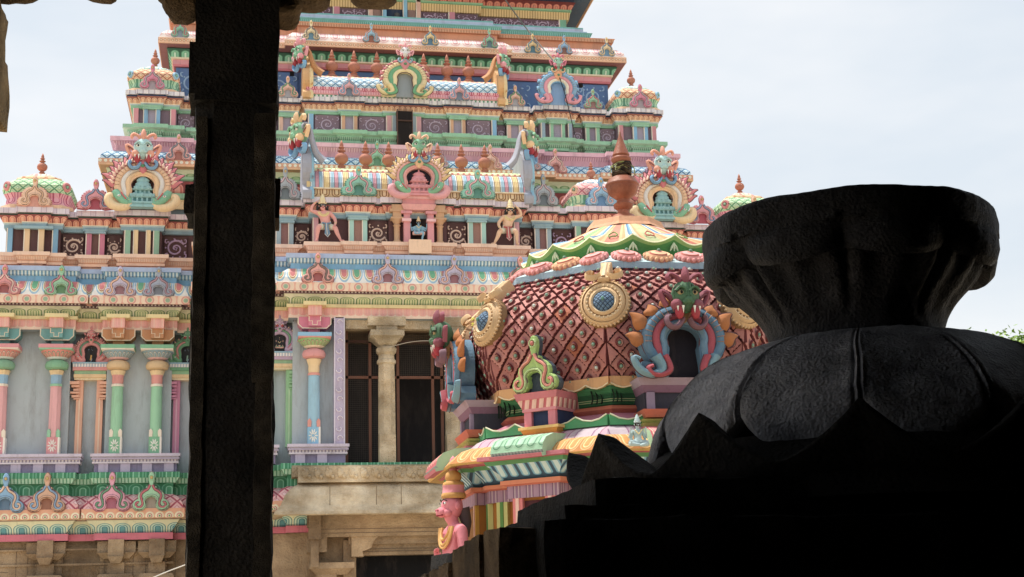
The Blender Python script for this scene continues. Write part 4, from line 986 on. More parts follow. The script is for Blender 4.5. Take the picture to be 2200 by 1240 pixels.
def aedicule(x, y, body, arch, acc, cream, fig=None):
    b = MB()
    for s in (-1, 1):
        px = x + s * .21
        b.box(px - .07, px + .07, y - .06, y + .1, 5.26 if abs(x) < 4 or 1 else 4.9, 6.95, body)
        b.box(px + (s * .0) - .015, px + .015, y - .066, y, 5.3, 6.5, cream)
        for z, w, h in ((6.48, .05, .03), (6.52, .09, .05), (6.6, .12, .04), (6.66, .06, .05), (6.74, .1, .05), (6.8, .18, .06)):
            b.box(min(px, px + s * (w + .07)), max(px, px + s * (w + .07)), y - .06 - w * .6, y + .05, z, z + h, body)
    b.box(x - .34, x + .34, y - .14, y + .1, 6.95, 7.02, 'ecc48c'); b.box(x - .33, x + .33, y - .1, y + .1, 6.9, 6.95, 'f0d8ac')
    b.box(x - .33, x + .33, y - .12, y + .1, 7.02, 7.1, '8cc494'); b.box(x - .36, x + .36, y - .18, y + .1, 7.1, 7.17, arch); b.box(x - .36, x + .36, y - .2, y + .1, 7.17, 7.24, stripes(.06, [(0, 'f4e4e0'), (.5, 'b0b8cc')])); b.box(x - .37, x + .37, y - .22, y + .1, 7.24, 7.27, '84b4d0')
    o = b.build('niche_frame', tower)
    b = MB(); T = TR(x, y - .05, 7.27, .72, .5, .62)
    big_arch(b, T, [(.40, .05, arch), (.31, .035, acc), (.235, .04, arch)], arch, arch, acc, arch, '2a2c30', nfl=5, flL=.12, flw=.06, r_in=.2, cz=.45)
    face(b, TR(x, y - .14, 7.78, .3, .25, .24), arch, arch, curl=arch)
    b.build('niche_arch', o)
    return o
for s in (-1, 1):
    aedicule(s * 6.97, 1.95, 'eca888', 'e48c8c', '5c9474', 'f4c8ac')
    aedicule(s * 4.93, 1.95, 'd0789c', '5ca074', 'e48c8c', 'e0a0b8')
    aedicule(s * 2.97, .52, '8cc48c', 'b898b8', '5c9c6c', 'b4dca8')
# lilac scroll strip beside the gallery
for s in (-1, 1):
    b = MB()
    x = s * 1.735
    b.box(x - .11, x + .11, -.02, .3, 5.26, 7.95, 'b8aacb')
    for q in (-1, 1): b.box(x + q * .1 - .012, x + q * .1 + .012, -.04, .0, 5.26, 7.95, 'd8d0e4')
    for k in range(13):
        z = 5.38 + k * .205
        b.ribbon(spiral(x, z, .07, .02, PI * (k % 2), PI * (k % 2) + 4.6, 10), .012, -.02, .03, 'e4dcec', 3)
    b.build('scroll_strip', tower)

# --- stone gallery in the middle of the tower
b = MB()
ST = SAND2
b.box(-2.72, 2.72, -.45, .3, 4.55, 4.78, ST)     # ledge
b.box(-2.6, 2.6, -.62, .3, 4.42, 4.74, ST)
for k in range(22):                # worn figures in the frieze
    x = -2.45 + k * .234; rr = random.Random(k)
    b.ball((x, -.62, 4.6), (.07 + rr.random() * .02, .06, .1), ST, 7, 5); b.ball((x + .07, -.62, 4.53), (.05, .06, .05), ST, 6, 4); b.ball((x - .03, -.63, 4.67), (.04, .05, .04), ST, 6, 4)
b.build('gallery_ledge', tower, 'worn pale stone ledge with carved frieze')
b = MB()
b.sweep([(-2.45, .6), (-2.45, -.35), (2.45, -.35), (2.45, .6)], [(.1, 4.42, ST), (.28, 4.32, ST), (.42, 4.15, ST), (.5, 3.95, ST), (.62, 3.82, ST), (.64, 3.76, ST), (.6, 3.74, ST), (.1, 3.86)])
b.poly3([(-2.5, .6, 4.43), (-2.5, -.4, 4.43), (2.5, -.4, 4.43), (2.5, .6, 4.43)], ST)
for x in (-1.98, -1.05, -.55, .35, 1.3, 2.0):
    b.ribbon([(x, 3.80), (x, 3.99), (x, 4.2), (x, 4.35)], .008, -.86, .0, '7c684c', 2)
b.build('gallery_eave', tower, 'curved pale stone eave under the gallery')
b = MB()
B_ = SAND
b.box(-2.4, 2.4, -.25, .6, 3.55, 3.84, B_); b.box(-2.3, 2.3, -.2, .6, 3.35, 3.55, B_); b.box(-1.55, 1.55, -.02, .6, 3.2, 3.35, B_); b.box(-1.5, 1.5, .1, .5, 2.98, 3.2, B_)
for z in (3.42, 3.5, 3.27, 3.1, 3.05): b.box(-2.3 if z > 3.3 else -1.5, 2.3 if z > 3.3 else 1.5, -.205 if z > 3.3 else .08, -.1 if z > 3.3 else .2, z, z + .012, '6e5a44')
for s in (-1, 1):
    b.box(s * 2.2 - .2, s * 2.2 + .2, -.2, .4, 3.05, 3.35, B_); b.box(s * 2.25 - .12, s * 2.25 + .12, -.4, .4, 3.3, 3.84, B_); b.box(s * 2.25 - .08, s * 2.25 + .08, -.3, .4, 2.75, 3.3, B_)
    pr = [(1.5, 3.35), (1.5, 2.95), (1.25, 2.95), (1.28, 3.05), (1.1, 3.12), (1.05, 3.25), (.95, 3.35)]
    b.extr([(s * (x), z) for x, z in pr], -.15, .4, B_)
    b.box(s * 1.9 - .45, s * 1.9 + .45, -.25, .4, 2.72, 2.84, B_); b.taper(s * 1.9 - .3, s * 1.9 + .3, -.1, .4, 2.6, 2.72, .12, B_); b.box(s * 2.0 - .2, s * 2.0 + .2, -.1, .4, .0, 2.6, B_); b.box(s * 1.52 - .13, s * 1.52 + .13, .1, .4, 0, 3.3, B_)
b.build('gate_lintel', tower, 'weathered brown stone lintel over the lower gateway')
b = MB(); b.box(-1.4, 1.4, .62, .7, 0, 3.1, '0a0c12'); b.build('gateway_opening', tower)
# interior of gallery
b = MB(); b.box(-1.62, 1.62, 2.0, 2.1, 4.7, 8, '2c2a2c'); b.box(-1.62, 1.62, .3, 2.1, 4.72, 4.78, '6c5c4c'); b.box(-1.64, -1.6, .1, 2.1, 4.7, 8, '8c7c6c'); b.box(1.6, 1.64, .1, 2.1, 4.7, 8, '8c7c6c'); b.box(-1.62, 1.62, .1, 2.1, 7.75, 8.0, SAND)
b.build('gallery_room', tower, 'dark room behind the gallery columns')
for x in (-.74, .68):
    b = MB()
    b.box(x - .17, x + .17, -.1, .24, 4.78, 5.45, ST)
    b.lathe(x, .07, [(.19, 5.45, ST), (.185, 6.6, ST), (.175, 6.95, ST), (.21, 6.97, ST), (.21, 7.03, ST), (.18, 7.06, ST), (.17, 7.15, ST), (.22, 7.2, ST), (.23, 7.28, ST), (.19, 7.33, ST)], 8, PI / 8, False)
    b.lathe(x, .07, [(.19, 7.33, ST), (.28, 7.38, ST), (.4, 7.48, ST), (.5, 7.52, ST), (.5, 7.64, ST), (.2, 7.66, ST)], 4, PI / 4, False)
    b.box(x - .22, x + .22, -.12, .3, 7.62, 7.78, ST); b.box(x - .4, x + .4, -.14, .3, 7.76, 7.95, ST)
    b.build('stone_column', tower)
b = MB(); FR = '7a4a38'
b.box(-1.6, 1.6, .06, .26, 7.72, 7.95, SAND2)
for x in (-1.55, -1.05, -.45, .3, .5, 1.05, 1.55): b.box(x - .03, x + .03, .5, .56, 4.78, 7.75, FR)
b.box(-1.6, 1.6, .5, .56, 6.72, 6.78, FR); b.box(-1.6, 1.6, .5, .56, 7.5, 7.56, '4c3028'); b.box(-1.6, 1.6, .5, .56, 4.78, 4.82, FR)
b.build('window_frame', tower, 'brown timber frame behind the gallery columns')
b = MB()
def mesh(x0, x1, z0, z1, st):
    n = int((x1 - x0) / st)
    for i in range(n + 1): x = x0 + i * st; b.box(x - .003, x + .003, .54, .546, z0, z1, '4c4642')
    n = int((z1 - z0) / st)
    for i in range(n + 1): z = z0 + i * st; b.box(x0, x1, .54, .546, z - .003, z + .003, '4c4642')
mesh(-1.55, -.48, 4.8, 7.72, .045); mesh(-.42, 1.5, 6.78, 7.7, .045)
b.build('wire_mesh', tower)
# ------------------------------------------------------------------ statues
def skin_figure(name, root, joints, edges, mat, rootj='pelvis', sub=2):
    keys = list(joints); idx = {k: i for i, k in enumerate(keys)}
    me = bpy.data.meshes.new(name); me.from_pydata([joints[k][0] for k in keys], [(idx[a], idx[b]) for a, b in edges], [])
    me.materials.append(mat)
    o = bpy.data.objects.new(name, me); COL.objects.link(o); o.parent = root
    md = o.modifiers.new('skin', 'SKIN'); md.use_smooth_shade = True
    me.skin_vertices.new() if hasattr(me.skin_vertices, 'new') and not me.skin_vertices else None
    if not me.skin_vertices:
        bm = bmesh.new(); bm.from_mesh(me); bm.verts.layers.skin.verify(); bm.to_mesh(me); bm.free()
    for k in keys:
        r = joints[k][1]; sv = me.skin_vertices[0].data[idx[k]]
        sv.radius = (r, r) if not isinstance(r, tuple) else r
        sv.use_root = (k == rootj)
    s = o.modifiers.new('sub', 'SUBSURF'); s.levels = sub; s.render_levels = sub
    return o
def hand(J, E, pre, wrist, d, side, s=1.):
    """palm, four curled fingers and a side thumb; d = direction of the hand"""
    d = Vector(d).normalized(); w = Vector(wrist); sd = Vector(side).normalized()
    J[pre + 'palm'] = (tuple(w + d * .035 * s), .014 * s); E.append((pre + 'wrist', pre + 'palm'))
    bend = d.cross(sd).normalized()
    for i, (o, l) in enumerate(((-.014, .026), (-.005, .031), (.005, .029), (.014, .022))):
        a = w + d * .052 * s + sd * o * s; c = a + (d * l + bend * .004) * s; e = c + (d * l * .6 + bend * .012) * s
        J['%sf%da' % (pre, i)] = (tuple(a), .0058 * s); J['%sf%db' % (pre, i)] = (tuple(c), .005 * s); J['%sf%dc' % (pre, i)] = (tuple(e), .004 * s)
        E += [(pre + 'palm', '%sf%da' % (pre, i)), ('%sf%da' % (pre, i), '%sf%db' % (pre, i)), ('%sf%db' % (pre, i), '%sf%dc' % (pre, i))]
    a = w + d * .03 * s - sd * .02 * s; c = a + (d * .02 - sd * .012) * s
    J[pre + 'ta'] = (tuple(a), .006 * s); J[pre + 'tb'] = (tuple(c), .005 * s); E += [(pre + 'palm', pre + 'ta'), (pre + 'ta', pre + 'tb')]
def head_parts(root, c, skin, hair, crown, s=1., crown_h=.17, turn=0., long_hair=True):
    b = MB(); T0 = TR(c[0], c[1], c[2], s, s, s, rz=turn); b.T = T0
    for q in (1, -1):
        b.ball((q * .026, -.062, .008), (.015, .008, .009), 'f4f4f0', 7, 5); b.ball((q * .026, -.069, .008), (.006, .004, .007), '181414', 5, 4)
        b.tube([(q * .012, -.066, .024), (q * .026, -.069, .03), (q * .042, -.062, .024)], .0035, '201818', 4)
        b.ball((q * .07, 0, .0), (.01, .016, .022), skin, 6, 5)
    b.build('eyes', root)
    b = MB(); b.T = T0
    b.ball((0, -.070, -.012), (.011, .016, .018), skin, 7, 5); b.ball((0, -.060, -.038), (.022, .012, .007), 'b8404c', 8, 5); b.ball((0, -.05, -.058), (.022, .02, .016), skin, 7, 5)
    b.build('nose', root)
    b = MB(); b.T = T0
    b.ball((0, .018, .022), (.074, .07, .062), hair, 10, 7)
    if long_hair:
        for q in (1, -1):
            b.ball((q * .088, .02, -.02), (.034, .035, .045), hair, 8, 6); b.ball((q * .1, .03, -.06), (.025, .03, .035), hair, 8, 6)
    b.build('hair', root)
    b = MB(); b.T = T0 @ TR(0, .005, .045)
    b.lathe(0, 0, [(.072, -.005, crown), (.08, .01, crown), (.072, .025, crown), (.07, .03, crown), (.062, .06, crown), (.066, .065, crown), (.05, .095, crown), (.054, .1, crown), (.032, crown_h * .8, crown), (.02, crown_h * .9, crown), (.024, crown_h * .93, crown), (0, crown_h, crown)], 12)
    for k in range(8):
        a = k * PI / 4; b.ball((.076 * math.cos(a), .076 * math.sin(a), .03), .011, 'd8a088' if k % 2 else crown, 5, 4)
    b.build('crown', root)
def guardian(x, y, z, m, skin, cloth_c, label, rz=0):
    t = empty('guardian_statue', (XC + x, YC + y, z), label, 'statue', 'crowned guardian statues on the peach ledge')
    sk = paint(skin, .06)
    J = {'pelvis': ((0, 0, .37), (.085, .06)), 'belly': ((-.015 * m, -.02, .46), (.085, .07)), 'chest': ((-.04 * m, -.01, .60), (.105, .068)), 'neck': ((-.065 * m, -.015, .70), .034), 'chin': ((-.075 * m, -.03, .745), .046), 'head': ((-.08 * m, -.025, .80), .062),
         'hipL': ((-.07 * m, 0, .35), .06), 'kneeL': ((-.17 * m, -.16, .31), .05), 'calfL': ((-.19 * m, -.12, .20), .042), 'ankL': ((-.20 * m, -.09, .05), .024), 'heelL': ((-.20 * m, -.08, .022), .024), 'toeL': ((-.22 * m, -.17, .016), (.03, .014)),
         'hipR': ((.07 * m, 0, .35), .06), 'kneeR': ((.19 * m, -.13, .30), .05), 'calfR': ((.23 * m, -.11, .18), .042), 'ankR': ((.30 * m, -.09, .05), .024), 'heelR': ((.31 * m, -.08, .022), .024), 'toeR': ((.38 * m, -.14, .016), (.03, .014)),
         'shL': ((-.15 * m, 0, .65), .046), 'elL': ((-.33 * m, -.02, .70), .036), 'fwL': ((-.30 * m, -.04, .80), .028), 'Lwrist': ((-.24 * m, -.05, .87), .019),
         'shR': ((.08 * m, 0, .66), .046), 'elR': ((.19 * m, -.02, .52), .036), 'fwR': ((.20 * m, -.09, .43), .028), 'Rwrist': ((.19 * m, -.15, .385), .019)}
    E = [('pelvis', 'belly'), ('belly', 'chest'), ('chest', 'neck'), ('neck', 'chin'), ('chin', 'head'), ('pelvis', 'hipL'), ('hipL', 'kneeL'), ('kneeL', 'calfL'), ('calfL', 'ankL'), ('ankL', 'heelL'), ('heelL', 'toeL'),
         ('pelvis', 'hipR'), ('hipR', 'kneeR'), ('kneeR', 'calfR'), ('calfR', 'ankR'), ('ankR', 'heelR'), ('heelR', 'toeR'), ('chest', 'shL'), ('shL', 'elL'), ('elL', 'fwL'), ('fwL', 'Lwrist'), ('chest', 'shR'), ('shR', 'elR'), ('elR', 'fwR'), ('fwR', 'Rwrist')]
    for k_ in list(J):
        r_ = J[k_][1]; J[k_] = (J[k_][0], tuple(q * 1.15 for q in r_) if isinstance(r_, tuple) else r_ * 1.18)
    hand(J, E, 'L', J['Lwrist'][0], (.6 * m, -.1, .5), (0, -1, 0)); hand(J, E, 'R', J['Rwrist'][0], (-.1 * m, -.5, -.6), (1 * m, 0, 0))
    skin_figure('body', t, J, E, sk)
    head_parts(t, (-.08 * m, -.03, .80), skin, '2c2c30', 'ecd49c', 1.12, .21, .1 * m)
    b = MB(); G = 'e8cc84'
    for r, dz in ((.075, .0), (.1, -.05), (.12, -.085)):
        b.tube([(-.06 * m + r * math.cos(a), -.05 - .035 * math.sin(a) * .6 - .03, .665 - r * .9 * math.sin(a)) for a in [PI * i / 10 for i in range(11)]], .009, G, 5)
    b.build('necklace', t)
    b = MB()
    for (a, c, f) in (('shL', 'elL', .45), ('fwL', 'Lwrist', .9), ('shR', 'elR', .5), ('fwR', 'Rwrist', .9)):
        A, C = Vector(J[a][0]), Vector(J[c][0]); p = A.lerp(C, f); d = (C - A).normalized(); u = d.cross(Vector((0, 1, 0))).normalized(); w = d.cross(u); r = .034 if f < .6 else .023
        b.tube([p + (u * math.cos(q) + w * math.sin(q)) * r for q in [2 * PI * i / 8 for i in range(9)]], .008, G, 5)
    b.build('bangle', t)
    b = MB()
    for s_, k in ((-1, 'L'), (1, 'R')):
        A, C = Vector(J['hip' + k][0]), Vector(J['knee' + k][0])
        b.tube([A, A.lerp(C, .45), A.lerp(C, .8)], lambda q: .075 - .015 * q, 'dcd4b4', 10)
    b.tube([(-.1 * m, 0, .42), (0, -.01, .40), (.1 * m, 0, .42)], .06, 'dcd4b4', 10)
    b.build('shorts', t)
    b = MB(); b.extr([(-.035, .40), (.035, .40), (.05, .28), (.085, .16), (.03, .08), (-.04, .15), (-.03, .28)], -.13, -.11, cloth_c, bev=.004)
    b.ribbon([(.0, .39), (.005, .28), (.02, .14)], .008, -.13, .012, 'e0d8c8', 3); b.ribbon([(-.035, .155), (.03, .09), (.082, .165)], .006, -.13, .012, 'e0d8c8', 3)
    b.ribbon([(-.1, .41), (0, .395), (.1, .41)], .018, -.1, .02, cloth_c, 3)
    b.T = Matrix.Identity(4)
    o = b.build('sash', t)
    if m < 0: o.scale.x = 1
    return t
guardian(-2.0, .27, 9.655, 1, 'e8968c', '5c84a8', 'pink-skinned crowned guardian statue crouching with a blue sash, left of the centre niche')
guardian(1.98, .27, 9.655, -1, 'e8b48c', 'b8484c', 'peach-skinned crowned guardian statue crouching with a red sash, right of the centre niche')
# seated many-armed figure in the centre niche
def small_figure(x, y, z, h, skin, cloth, crown, label, pose, name='deity_statue'):
    t = empty(name, (XC + x, YC + y, z), label, 'statue'); t.scale = (h, h, h)
    sk = paint(skin, .05)
    J = {'pelvis': ((0, 0, .42), .09), 'chest': ((0, 0, .66), .11), 'neck': ((0, -.01, .76), .035), 'head': ((0, -.02, .86), .065)}
    E = [('pelvis', 'chest'), ('chest', 'neck'), ('neck', 'head')]
    if pose == 'sit':
        J.update({'kl': ((-.22, -.16, .40), .06), 'fl': ((-.05, -.2, .34), .035), 'kr': ((.2, -.16, .42), .06), 'ar': ((.14, -.14, .18), .04), 'fr': ((.12, -.18, .02), .03)})
        E += [('pelvis', 'kl'), ('kl', 'fl'), ('pelvis', 'kr'), ('kr', 'ar'), ('ar', 'fr')]
        arms = [(-1, .3, .5, .34, .72), (1, .3, .5, .34, .72), (-1, .2, .48, .12, .5), (1, .2, .48, .12, .5), (-1, .34, .62, .42, .84), (1, .34, .62, .42, .84)]
    elif pose == 'lotus':
        J.update({'kl': ((-.26, -.14, .36), .07), 'fl': ((.02, -.2, .33), .035), 'kr': ((.26, -.14, .36), .07), 'fr': ((-.02, -.22, .31), .035)})
        E += [('pelvis', 'kl'), ('kl', 'fl'), ('pelvis', 'kr'), ('kr', 'fr')]
        arms = [(-1, .24, .52, .2, .7), (1, .24, .52, .2, .7), (-1, .2, .48, .18, .42), (1, .2, .48, .18, .42)]
    else:
        J.update({'kl': ((-.07, -.04, .22), .05), 'fl': ((-.08, -.05, .02), .03), 'kr': ((.06, -.08, .22), .05), 'fr': ((-.02, -.1, .02), .03)})
        E += [('pelvis', 'kl'), ('kl', 'fl'), ('pelvis', 'kr'), ('kr', 'fr')]
        arms = [(-1, .22, .56, .16, .76), (1, .2, .6, .06, .76)]
    for i, (s, ex, ez, hx, hz) in enumerate(arms):
        J['s%d' % i] = ((s * .12, 0, .70), .045); J['e%d' % i] = ((s * ex, -.02, ez), .032); J['%dwrist' % i] = ((s * hx, -.1, hz), .02)
        E += [('chest', 's%d' % i), ('s%d' % i, 'e%d' % i), ('e%d' % i, '%dwrist' % i)]
        hand(J, E, str(i), J['%dwrist' % i][0], (0, -.2, 1), (s, 0, 0))
    skin_figure('body', t, J, E, sk)
    head_parts(t, (0, -.03, .87), skin, '2a2420', crown, 1.15, .2, 0, False)
    b = MB()
    if pose == 'stand': b.tube([(0, -.02, .46), (-.01, -.04, .3), (-.03, -.06, .12)], lambda q: .11 - .03 * q, cloth, 10)
    else: b.tube([(-.25, -.13, .38), (0, -.05, .40), (.25, -.13, .38)], .075, cloth, 10); b.tube([(-.1, -.09, .74), (0, -.13, .62), (.1, -.09, .74)], .02, 'ecd08c', 6)
    b.build('garment', t)
    return t
small_figure(0, .2, 9.665, .52, '7cb4d0', 'e8b0a0', 'e8c890', 'small blue many-armed statue seated in the pink centre niche', 'sit')
for s in (-1, 1):
    small_figure(s * 6.97, 1.93, 7.29, .34, '9cb8dc', 'ecb048', 'ecd088', 'small blue-skinned standing statue in %s pink arched niche' % ('the left' if s < 0 else 'the far right'), 'stand')
    small_figure(s * 2.97, .5, 7.25, .36, 'ecac94', '4c9464', 'ecd088', 'small statue in green seated on a lotus in the %s lilac arched niche' % ('left' if s < 0 else 'right'), 'lotus')
    small_figure(s * 4.93, 1.93, 7.29, .34, '9cb8dc', '84b4a0', 'ecd088', 'small pale blue standing statue in %s green arched niche' % ('the left' if s < 0 else 'the far right'), 'stand')

_w = unproj(1372, 985, 13.7)
small_figure(_w.x - XC, _w.y - YC, _w.z, .38, 'a8c4c4', '9cb8bc', 'a8c0c0', 'small pale blue-grey statue on the shrine eave beside the dark altar', 'lotus')
# ------------------------------------------------------------------ domed shrine in the middle distance
SX, SY = 4.41, 16.0
TONE[:] = [.95, .02]
shrine = empty('domed_shrine', (SX, SY, 0), 'octagonal shrine dome with red diamond scales, gold medallions and copper finial behind the dark altar', 'shrine')
def ngon_plan(ap, bays):
    """octagon of apothem ap; each facet gets a projecting bay (half width, projection); bays: list of 8 (hw, out), facet 0 faces -y, going counter-clockwise seen from above"""
    pts = []; hf = ap * math.tan(PI / 8)
    for k in range(8):
        a = -PI / 2 + k * PI / 4; n = Vector((math.cos(a), math.sin(a))); t = Vector((-n.y, n.x))
        hw, o = bays[k]
        pts.append(n * ap - t * hf)
        pts += [n * ap - t * hw, n * (ap + o) - t * hw, n * (ap + o) + t * hw, n * ap + t * hw]
    return [tuple(p) for p in pts]
BAYS = [(.48, .12), (.27, .3)] * 4
P1 = ngon_plan(1.78, BAYS)
RED1 = petal(.3, .17, [(0, '8c3434'), (.2, 'e8c0a8'), (.3, 'a83c3c'), (.5, 'e8b098'), (.6, 'b84440'), (.85, '7c2c30')], flip=True)
def shr(name, prof, label=None, plan_=P1):
    b = MB(); b.sweep(plan_, prof, closed=True); return b.build(name, shrine, label)
BLP = petal(.14, .13, [(0, 'c4dce0'), (.4, '84b4cc'), (.66, '5c94b4'), (.76, '44586c')], aspect=1.6)
LILP = petal(.16, .16, [(0, 'a8889c'), (.4, '84647c'), (.6, 'bca4ac'), (.8, '94748c')])
shr('shrine_wall', [(0, 0, 'a86c2c'), (0, 2.982, 'a86c2c')])
shr('shrine_beam', [(-.02, 2.87, LILP), (.05, 2.87, LILP), (.05, 2.996, 'c8705c'), (.1, 3.01, 'dc8868'), (.1, 3.052, '3f7c54'), (.06, 3.059, BLP), (.1, 3.115, BLP), (.18, 3.192, BLP), (.2, 3.206, '5c9464'), (.22, 3.248, 'b05c68'), (.27, 3.255, 'c87884'), (.27, 3.297)])
YEL = petal(.17, .2, [(0, 'c88c50'), (.3, 'd8a868'), (.42, 'ecd09c'), (.5, 'c88c50'), (.75, 'd8b07c'), (.86, 'b87840')])
P2 = [(x * 1.84 / math.cos(PI / 8), y * 1.84 / math.cos(PI / 8)) for x, y in [(math.cos(-PI / 2 - PI / 8 + q * PI / 4), math.sin(-PI / 2 - PI / 8 + q * PI / 4)) for q in range(8)]]
shr('shrine_eave', [(.2, 3.29, 'b08c50'), (.42, 3.248, 'c8a05c'), (.44, 3.269, YEL), (.38, 3.339, YEL), (.3, 3.402, YEL), (.18, 3.444, 'd8c4c8'), (.0, 3.458)], 'flaring yellow eave with leaf pattern', P2)
GEV = petal(.14, .19, [(0, 'a4c8ac'), (.45, '84b090'), (.6, '4c7c60'), (.72, '94bc9c')], aspect=1.3)
PEV = petal(.16, .24, [(0, 'd88c88'), (.45, 'c06c70'), (.6, 'e8c0a8'), (.72, 'b05c60')], aspect=1.3)
for k in range(8):      # the small bays carry a green eave of their own over blue petals
    a = -PI / 2 + k * PI / 4; b = MB(); b.T = Matrix.Rotation(a + PI / 2, 4, 'Z'); hw, o_ = BAYS[k]; y = -(1.78 + o_)
    pr = [(.2, 3.269, 'b86470'), (.34, 3.241, 'c47480'), (.36, 3.276, 'c47480'), (.32, 3.283, stripes(.04, [(0, '9cbcb0'), (.6, '7c9c94')])), (.34, 3.311, GEV), (.32, 3.381, GEV), (.26, 3.444, GEV), (.12, 3.493, 'a4c8a8'), (-.2, 3.507)]
    w_ = .32 if k % 2 else .46
    if k % 2 == 0: pr = [(o + .12, z, PEV if m is GEV else ('b8706c' if m == 'a4c8a8' else m)) for o, z, m in [q if len(q) > 2 else (*q, None) for q in pr]]
    b.sweep([(-w_, y), (w_, y)], pr)
    for s in (-1, 1):
        P = [(s * w_, y - o, z) for o, z in [q[:2] for q in pr]] + [(s * w_, y + .2, 3.27)]
        b.add(P, [tuple(range(len(P)))], 'a4c8a8')
    b.build('bay_eave', shrine, '%s rounded eave over a projecting bay' % ('pale green' if k % 2 else 'dull pink'))
LILQ = petal(.5, .28, [(0, 'b898a8'), (.2, '985c78'), (.26, 'bca8b0'), (.5, 'ac96a4'), (.56, '8c6480'), (.62, 'b4a4ac')])
OCT = [(math.cos(-PI / 2 + PI / 8 + k * PI / 4), math.sin(-PI / 2 + PI / 8 + k * PI / 4)) for k in range(8)]
b = MB(); b.lathe(0, 0, [(2.3, 3.36, LILQ), (2.12, 3.5, LILQ), (1.98, 3.56, '5ca070'), (1.98, 3.62, '5ca070'), (1.9, 3.63, 'b87484'), (1.86, 3.66, 'b87484'), (1.72, 3.72, 'a8584c'), (1.76, 3.76, 'b8644c'), (1.72, 3.8, 'b8644c')], poly=OCT, smooth=False)
o = b.build('lotus_base', shrine)
b = MB()   # scalloped green edge
for k in range(8):
    a = -PI / 2 + k * PI / 4; b.T = TR(0, 0, 0, rz=a + PI / 2); hf = 1.98 * math.sin(PI / 8); y = -1.98 * math.cos(PI / 8) - .01
    for q in range(4):
        x0 = -hf + 2 * hf * q / 4; x1 = x0 + 2 * hf / 4
        b.extr([(x0, 3.56), (x1, 3.56), (x1, 3.68), ((x0 * .8 + x1 * .2), 3.63), ((x0 + x1) / 2, 3.6), (x0 * .2 + x1 * .8, 3.63), (x1, 3.68)][:2] + [(x1, 3.67), (x1 * .75 + x0 * .25, 3.625), ((x0 + x1) / 2, 3.61), (x0 * .75 + x1 * .25, 3.625), (x0, 3.67)], y - .03, y + .03, '4f9c68')
        b.ribbon([(x0, 3.675), (x0 * .75 + x1 * .25, 3.63), ((x0 + x1) / 2, 3.615), (x1 * .75 + x0 * .25, 3.63), (x1, 3.675)], .008, y - .03, .012, 'dce0c0', 3)
b.build('scalloped_rim', o)
PLE = stripes(.16, [(0, '2f6444'), (.3, '3c7c54'), (.5, '98b08c'), (.56, '2f6c48'), (.8, '1c3c2c'), (.86, '3c7c54')], bump=1.)
GRS = stripes(.19, [(0, '3f7c54'), (.38, '2c5c40'), (.45, 'a8b48c'), (.52, '3f7c54'), (.6, 'a8b48c'), (.66, '2c5c40')], horizontal=True)
b = MB(); b.lathe(0, 0, [(1.62, 3.79, GRS), (1.72, 3.88, GRS), (1.79, 3.98, GRS), (1.8, 4.02, 'c89868'), (1.81, 4.08, 'd8a878'), (1.72, 4.1)], poly=OCT, smooth=False)
for k in range(8):
    a = -PI / 2 + k * PI / 4; hf = 1.81 * math.sin(PI / 8); y = -1.81 * math.cos(PI / 8)
    b.T = TR(0, 0, 0, rz=a + PI / 2)
    for q in range(5):
        x0 = -hf + 2 * hf * q / 5; w = 2 * hf / 5
        b.extr([(x0, 4.09), (x0 + w, 4.09), (x0 + w, 4.02), (x0 + w * .75, 3.985), (x0 + w * .5, 3.97), (x0 + w * .25, 3.985), (x0, 4.02)], y - .03, y + .03, 'd8a472')
        b.ribbon([(x0, 4.02), (x0 + w * .25, 3.985), (x0 + w * .5, 3.97), (x0 + w * .75, 3.985), (x0 + w, 4.02)], .008, y - .03, .012, 'f0d8b0', 3)
        if q % 2 == 0:
            for j in range(3): b.ribbon(smoothpath([(x0 + .03 + j * .04, 3.96), (x0 + .05 + j * .045, 3.88), (x0 + .03 + j * .05, 3.82)], 2), .006, y + .03 + .02 * j, .02, '16241c', 2)
b.build('pleated_band', shrine, 'green pleated band with tan scalloped frill')
# dome surface and its scales
DP = [(1.74, 4.08), (1.84, 4.25), (1.92, 4.45), (1.955, 4.65), (1.93, 4.83), (1.85, 4.98), (1.72, 5.12), (1.57, 5.23), (1.44, 5.3)]
DPs = [tuple(p) for p in smoothpath(DP, 4)]
b = MB(); b.lathe(0, 0, [(r, z, '5c2a2a') for r, z in DPs], poly=OCT, smooth=False)
b.build('dome_shell', shrine)
cum = [0]
for i in range(1, len(DPs)): cum.append(cum[-1] + math.dist(DPs[i], DPs[i - 1]))
LEN = cum[-1]
def dome_at(v):
    v = max(0, min(LEN, v))
    for i in range(1, len(cum)):
        if v <= cum[i]: break
    t = (v - cum[i - 1]) / (cum[i] - cum[i - 1]); r = DPs[i - 1][0] + (DPs[i][0] - DPs[i - 1][0]) * t; z = DPs[i - 1][1] + (DPs[i][1] - DPs[i - 1][1]) * t
    d = Vector((DPs[i][0] - DPs[i - 1][0], DPs[i][1] - DPs[i - 1][1])).normalized()
    return r, z, Vector((d.y, -d.x))
def facet_pt(k, u, v, lift=0):
    """u in -1..1 across the facet"""
    r, z, n = dome_at(v); ap = r * math.cos(PI / 8); hf = r * math.sin(PI / 8)
    a = -PI / 2 + k * PI / 4; N = Vector((math.cos(a), math.sin(a), 0)); T = Vector((-N.y, N.x, 0))
    return N * (ap + n.x * lift) + T * (u * hf) + Vector((0, 0, z + n.y * lift))
NU = 6
rows = 13; dv = LEN / rows * 1.06
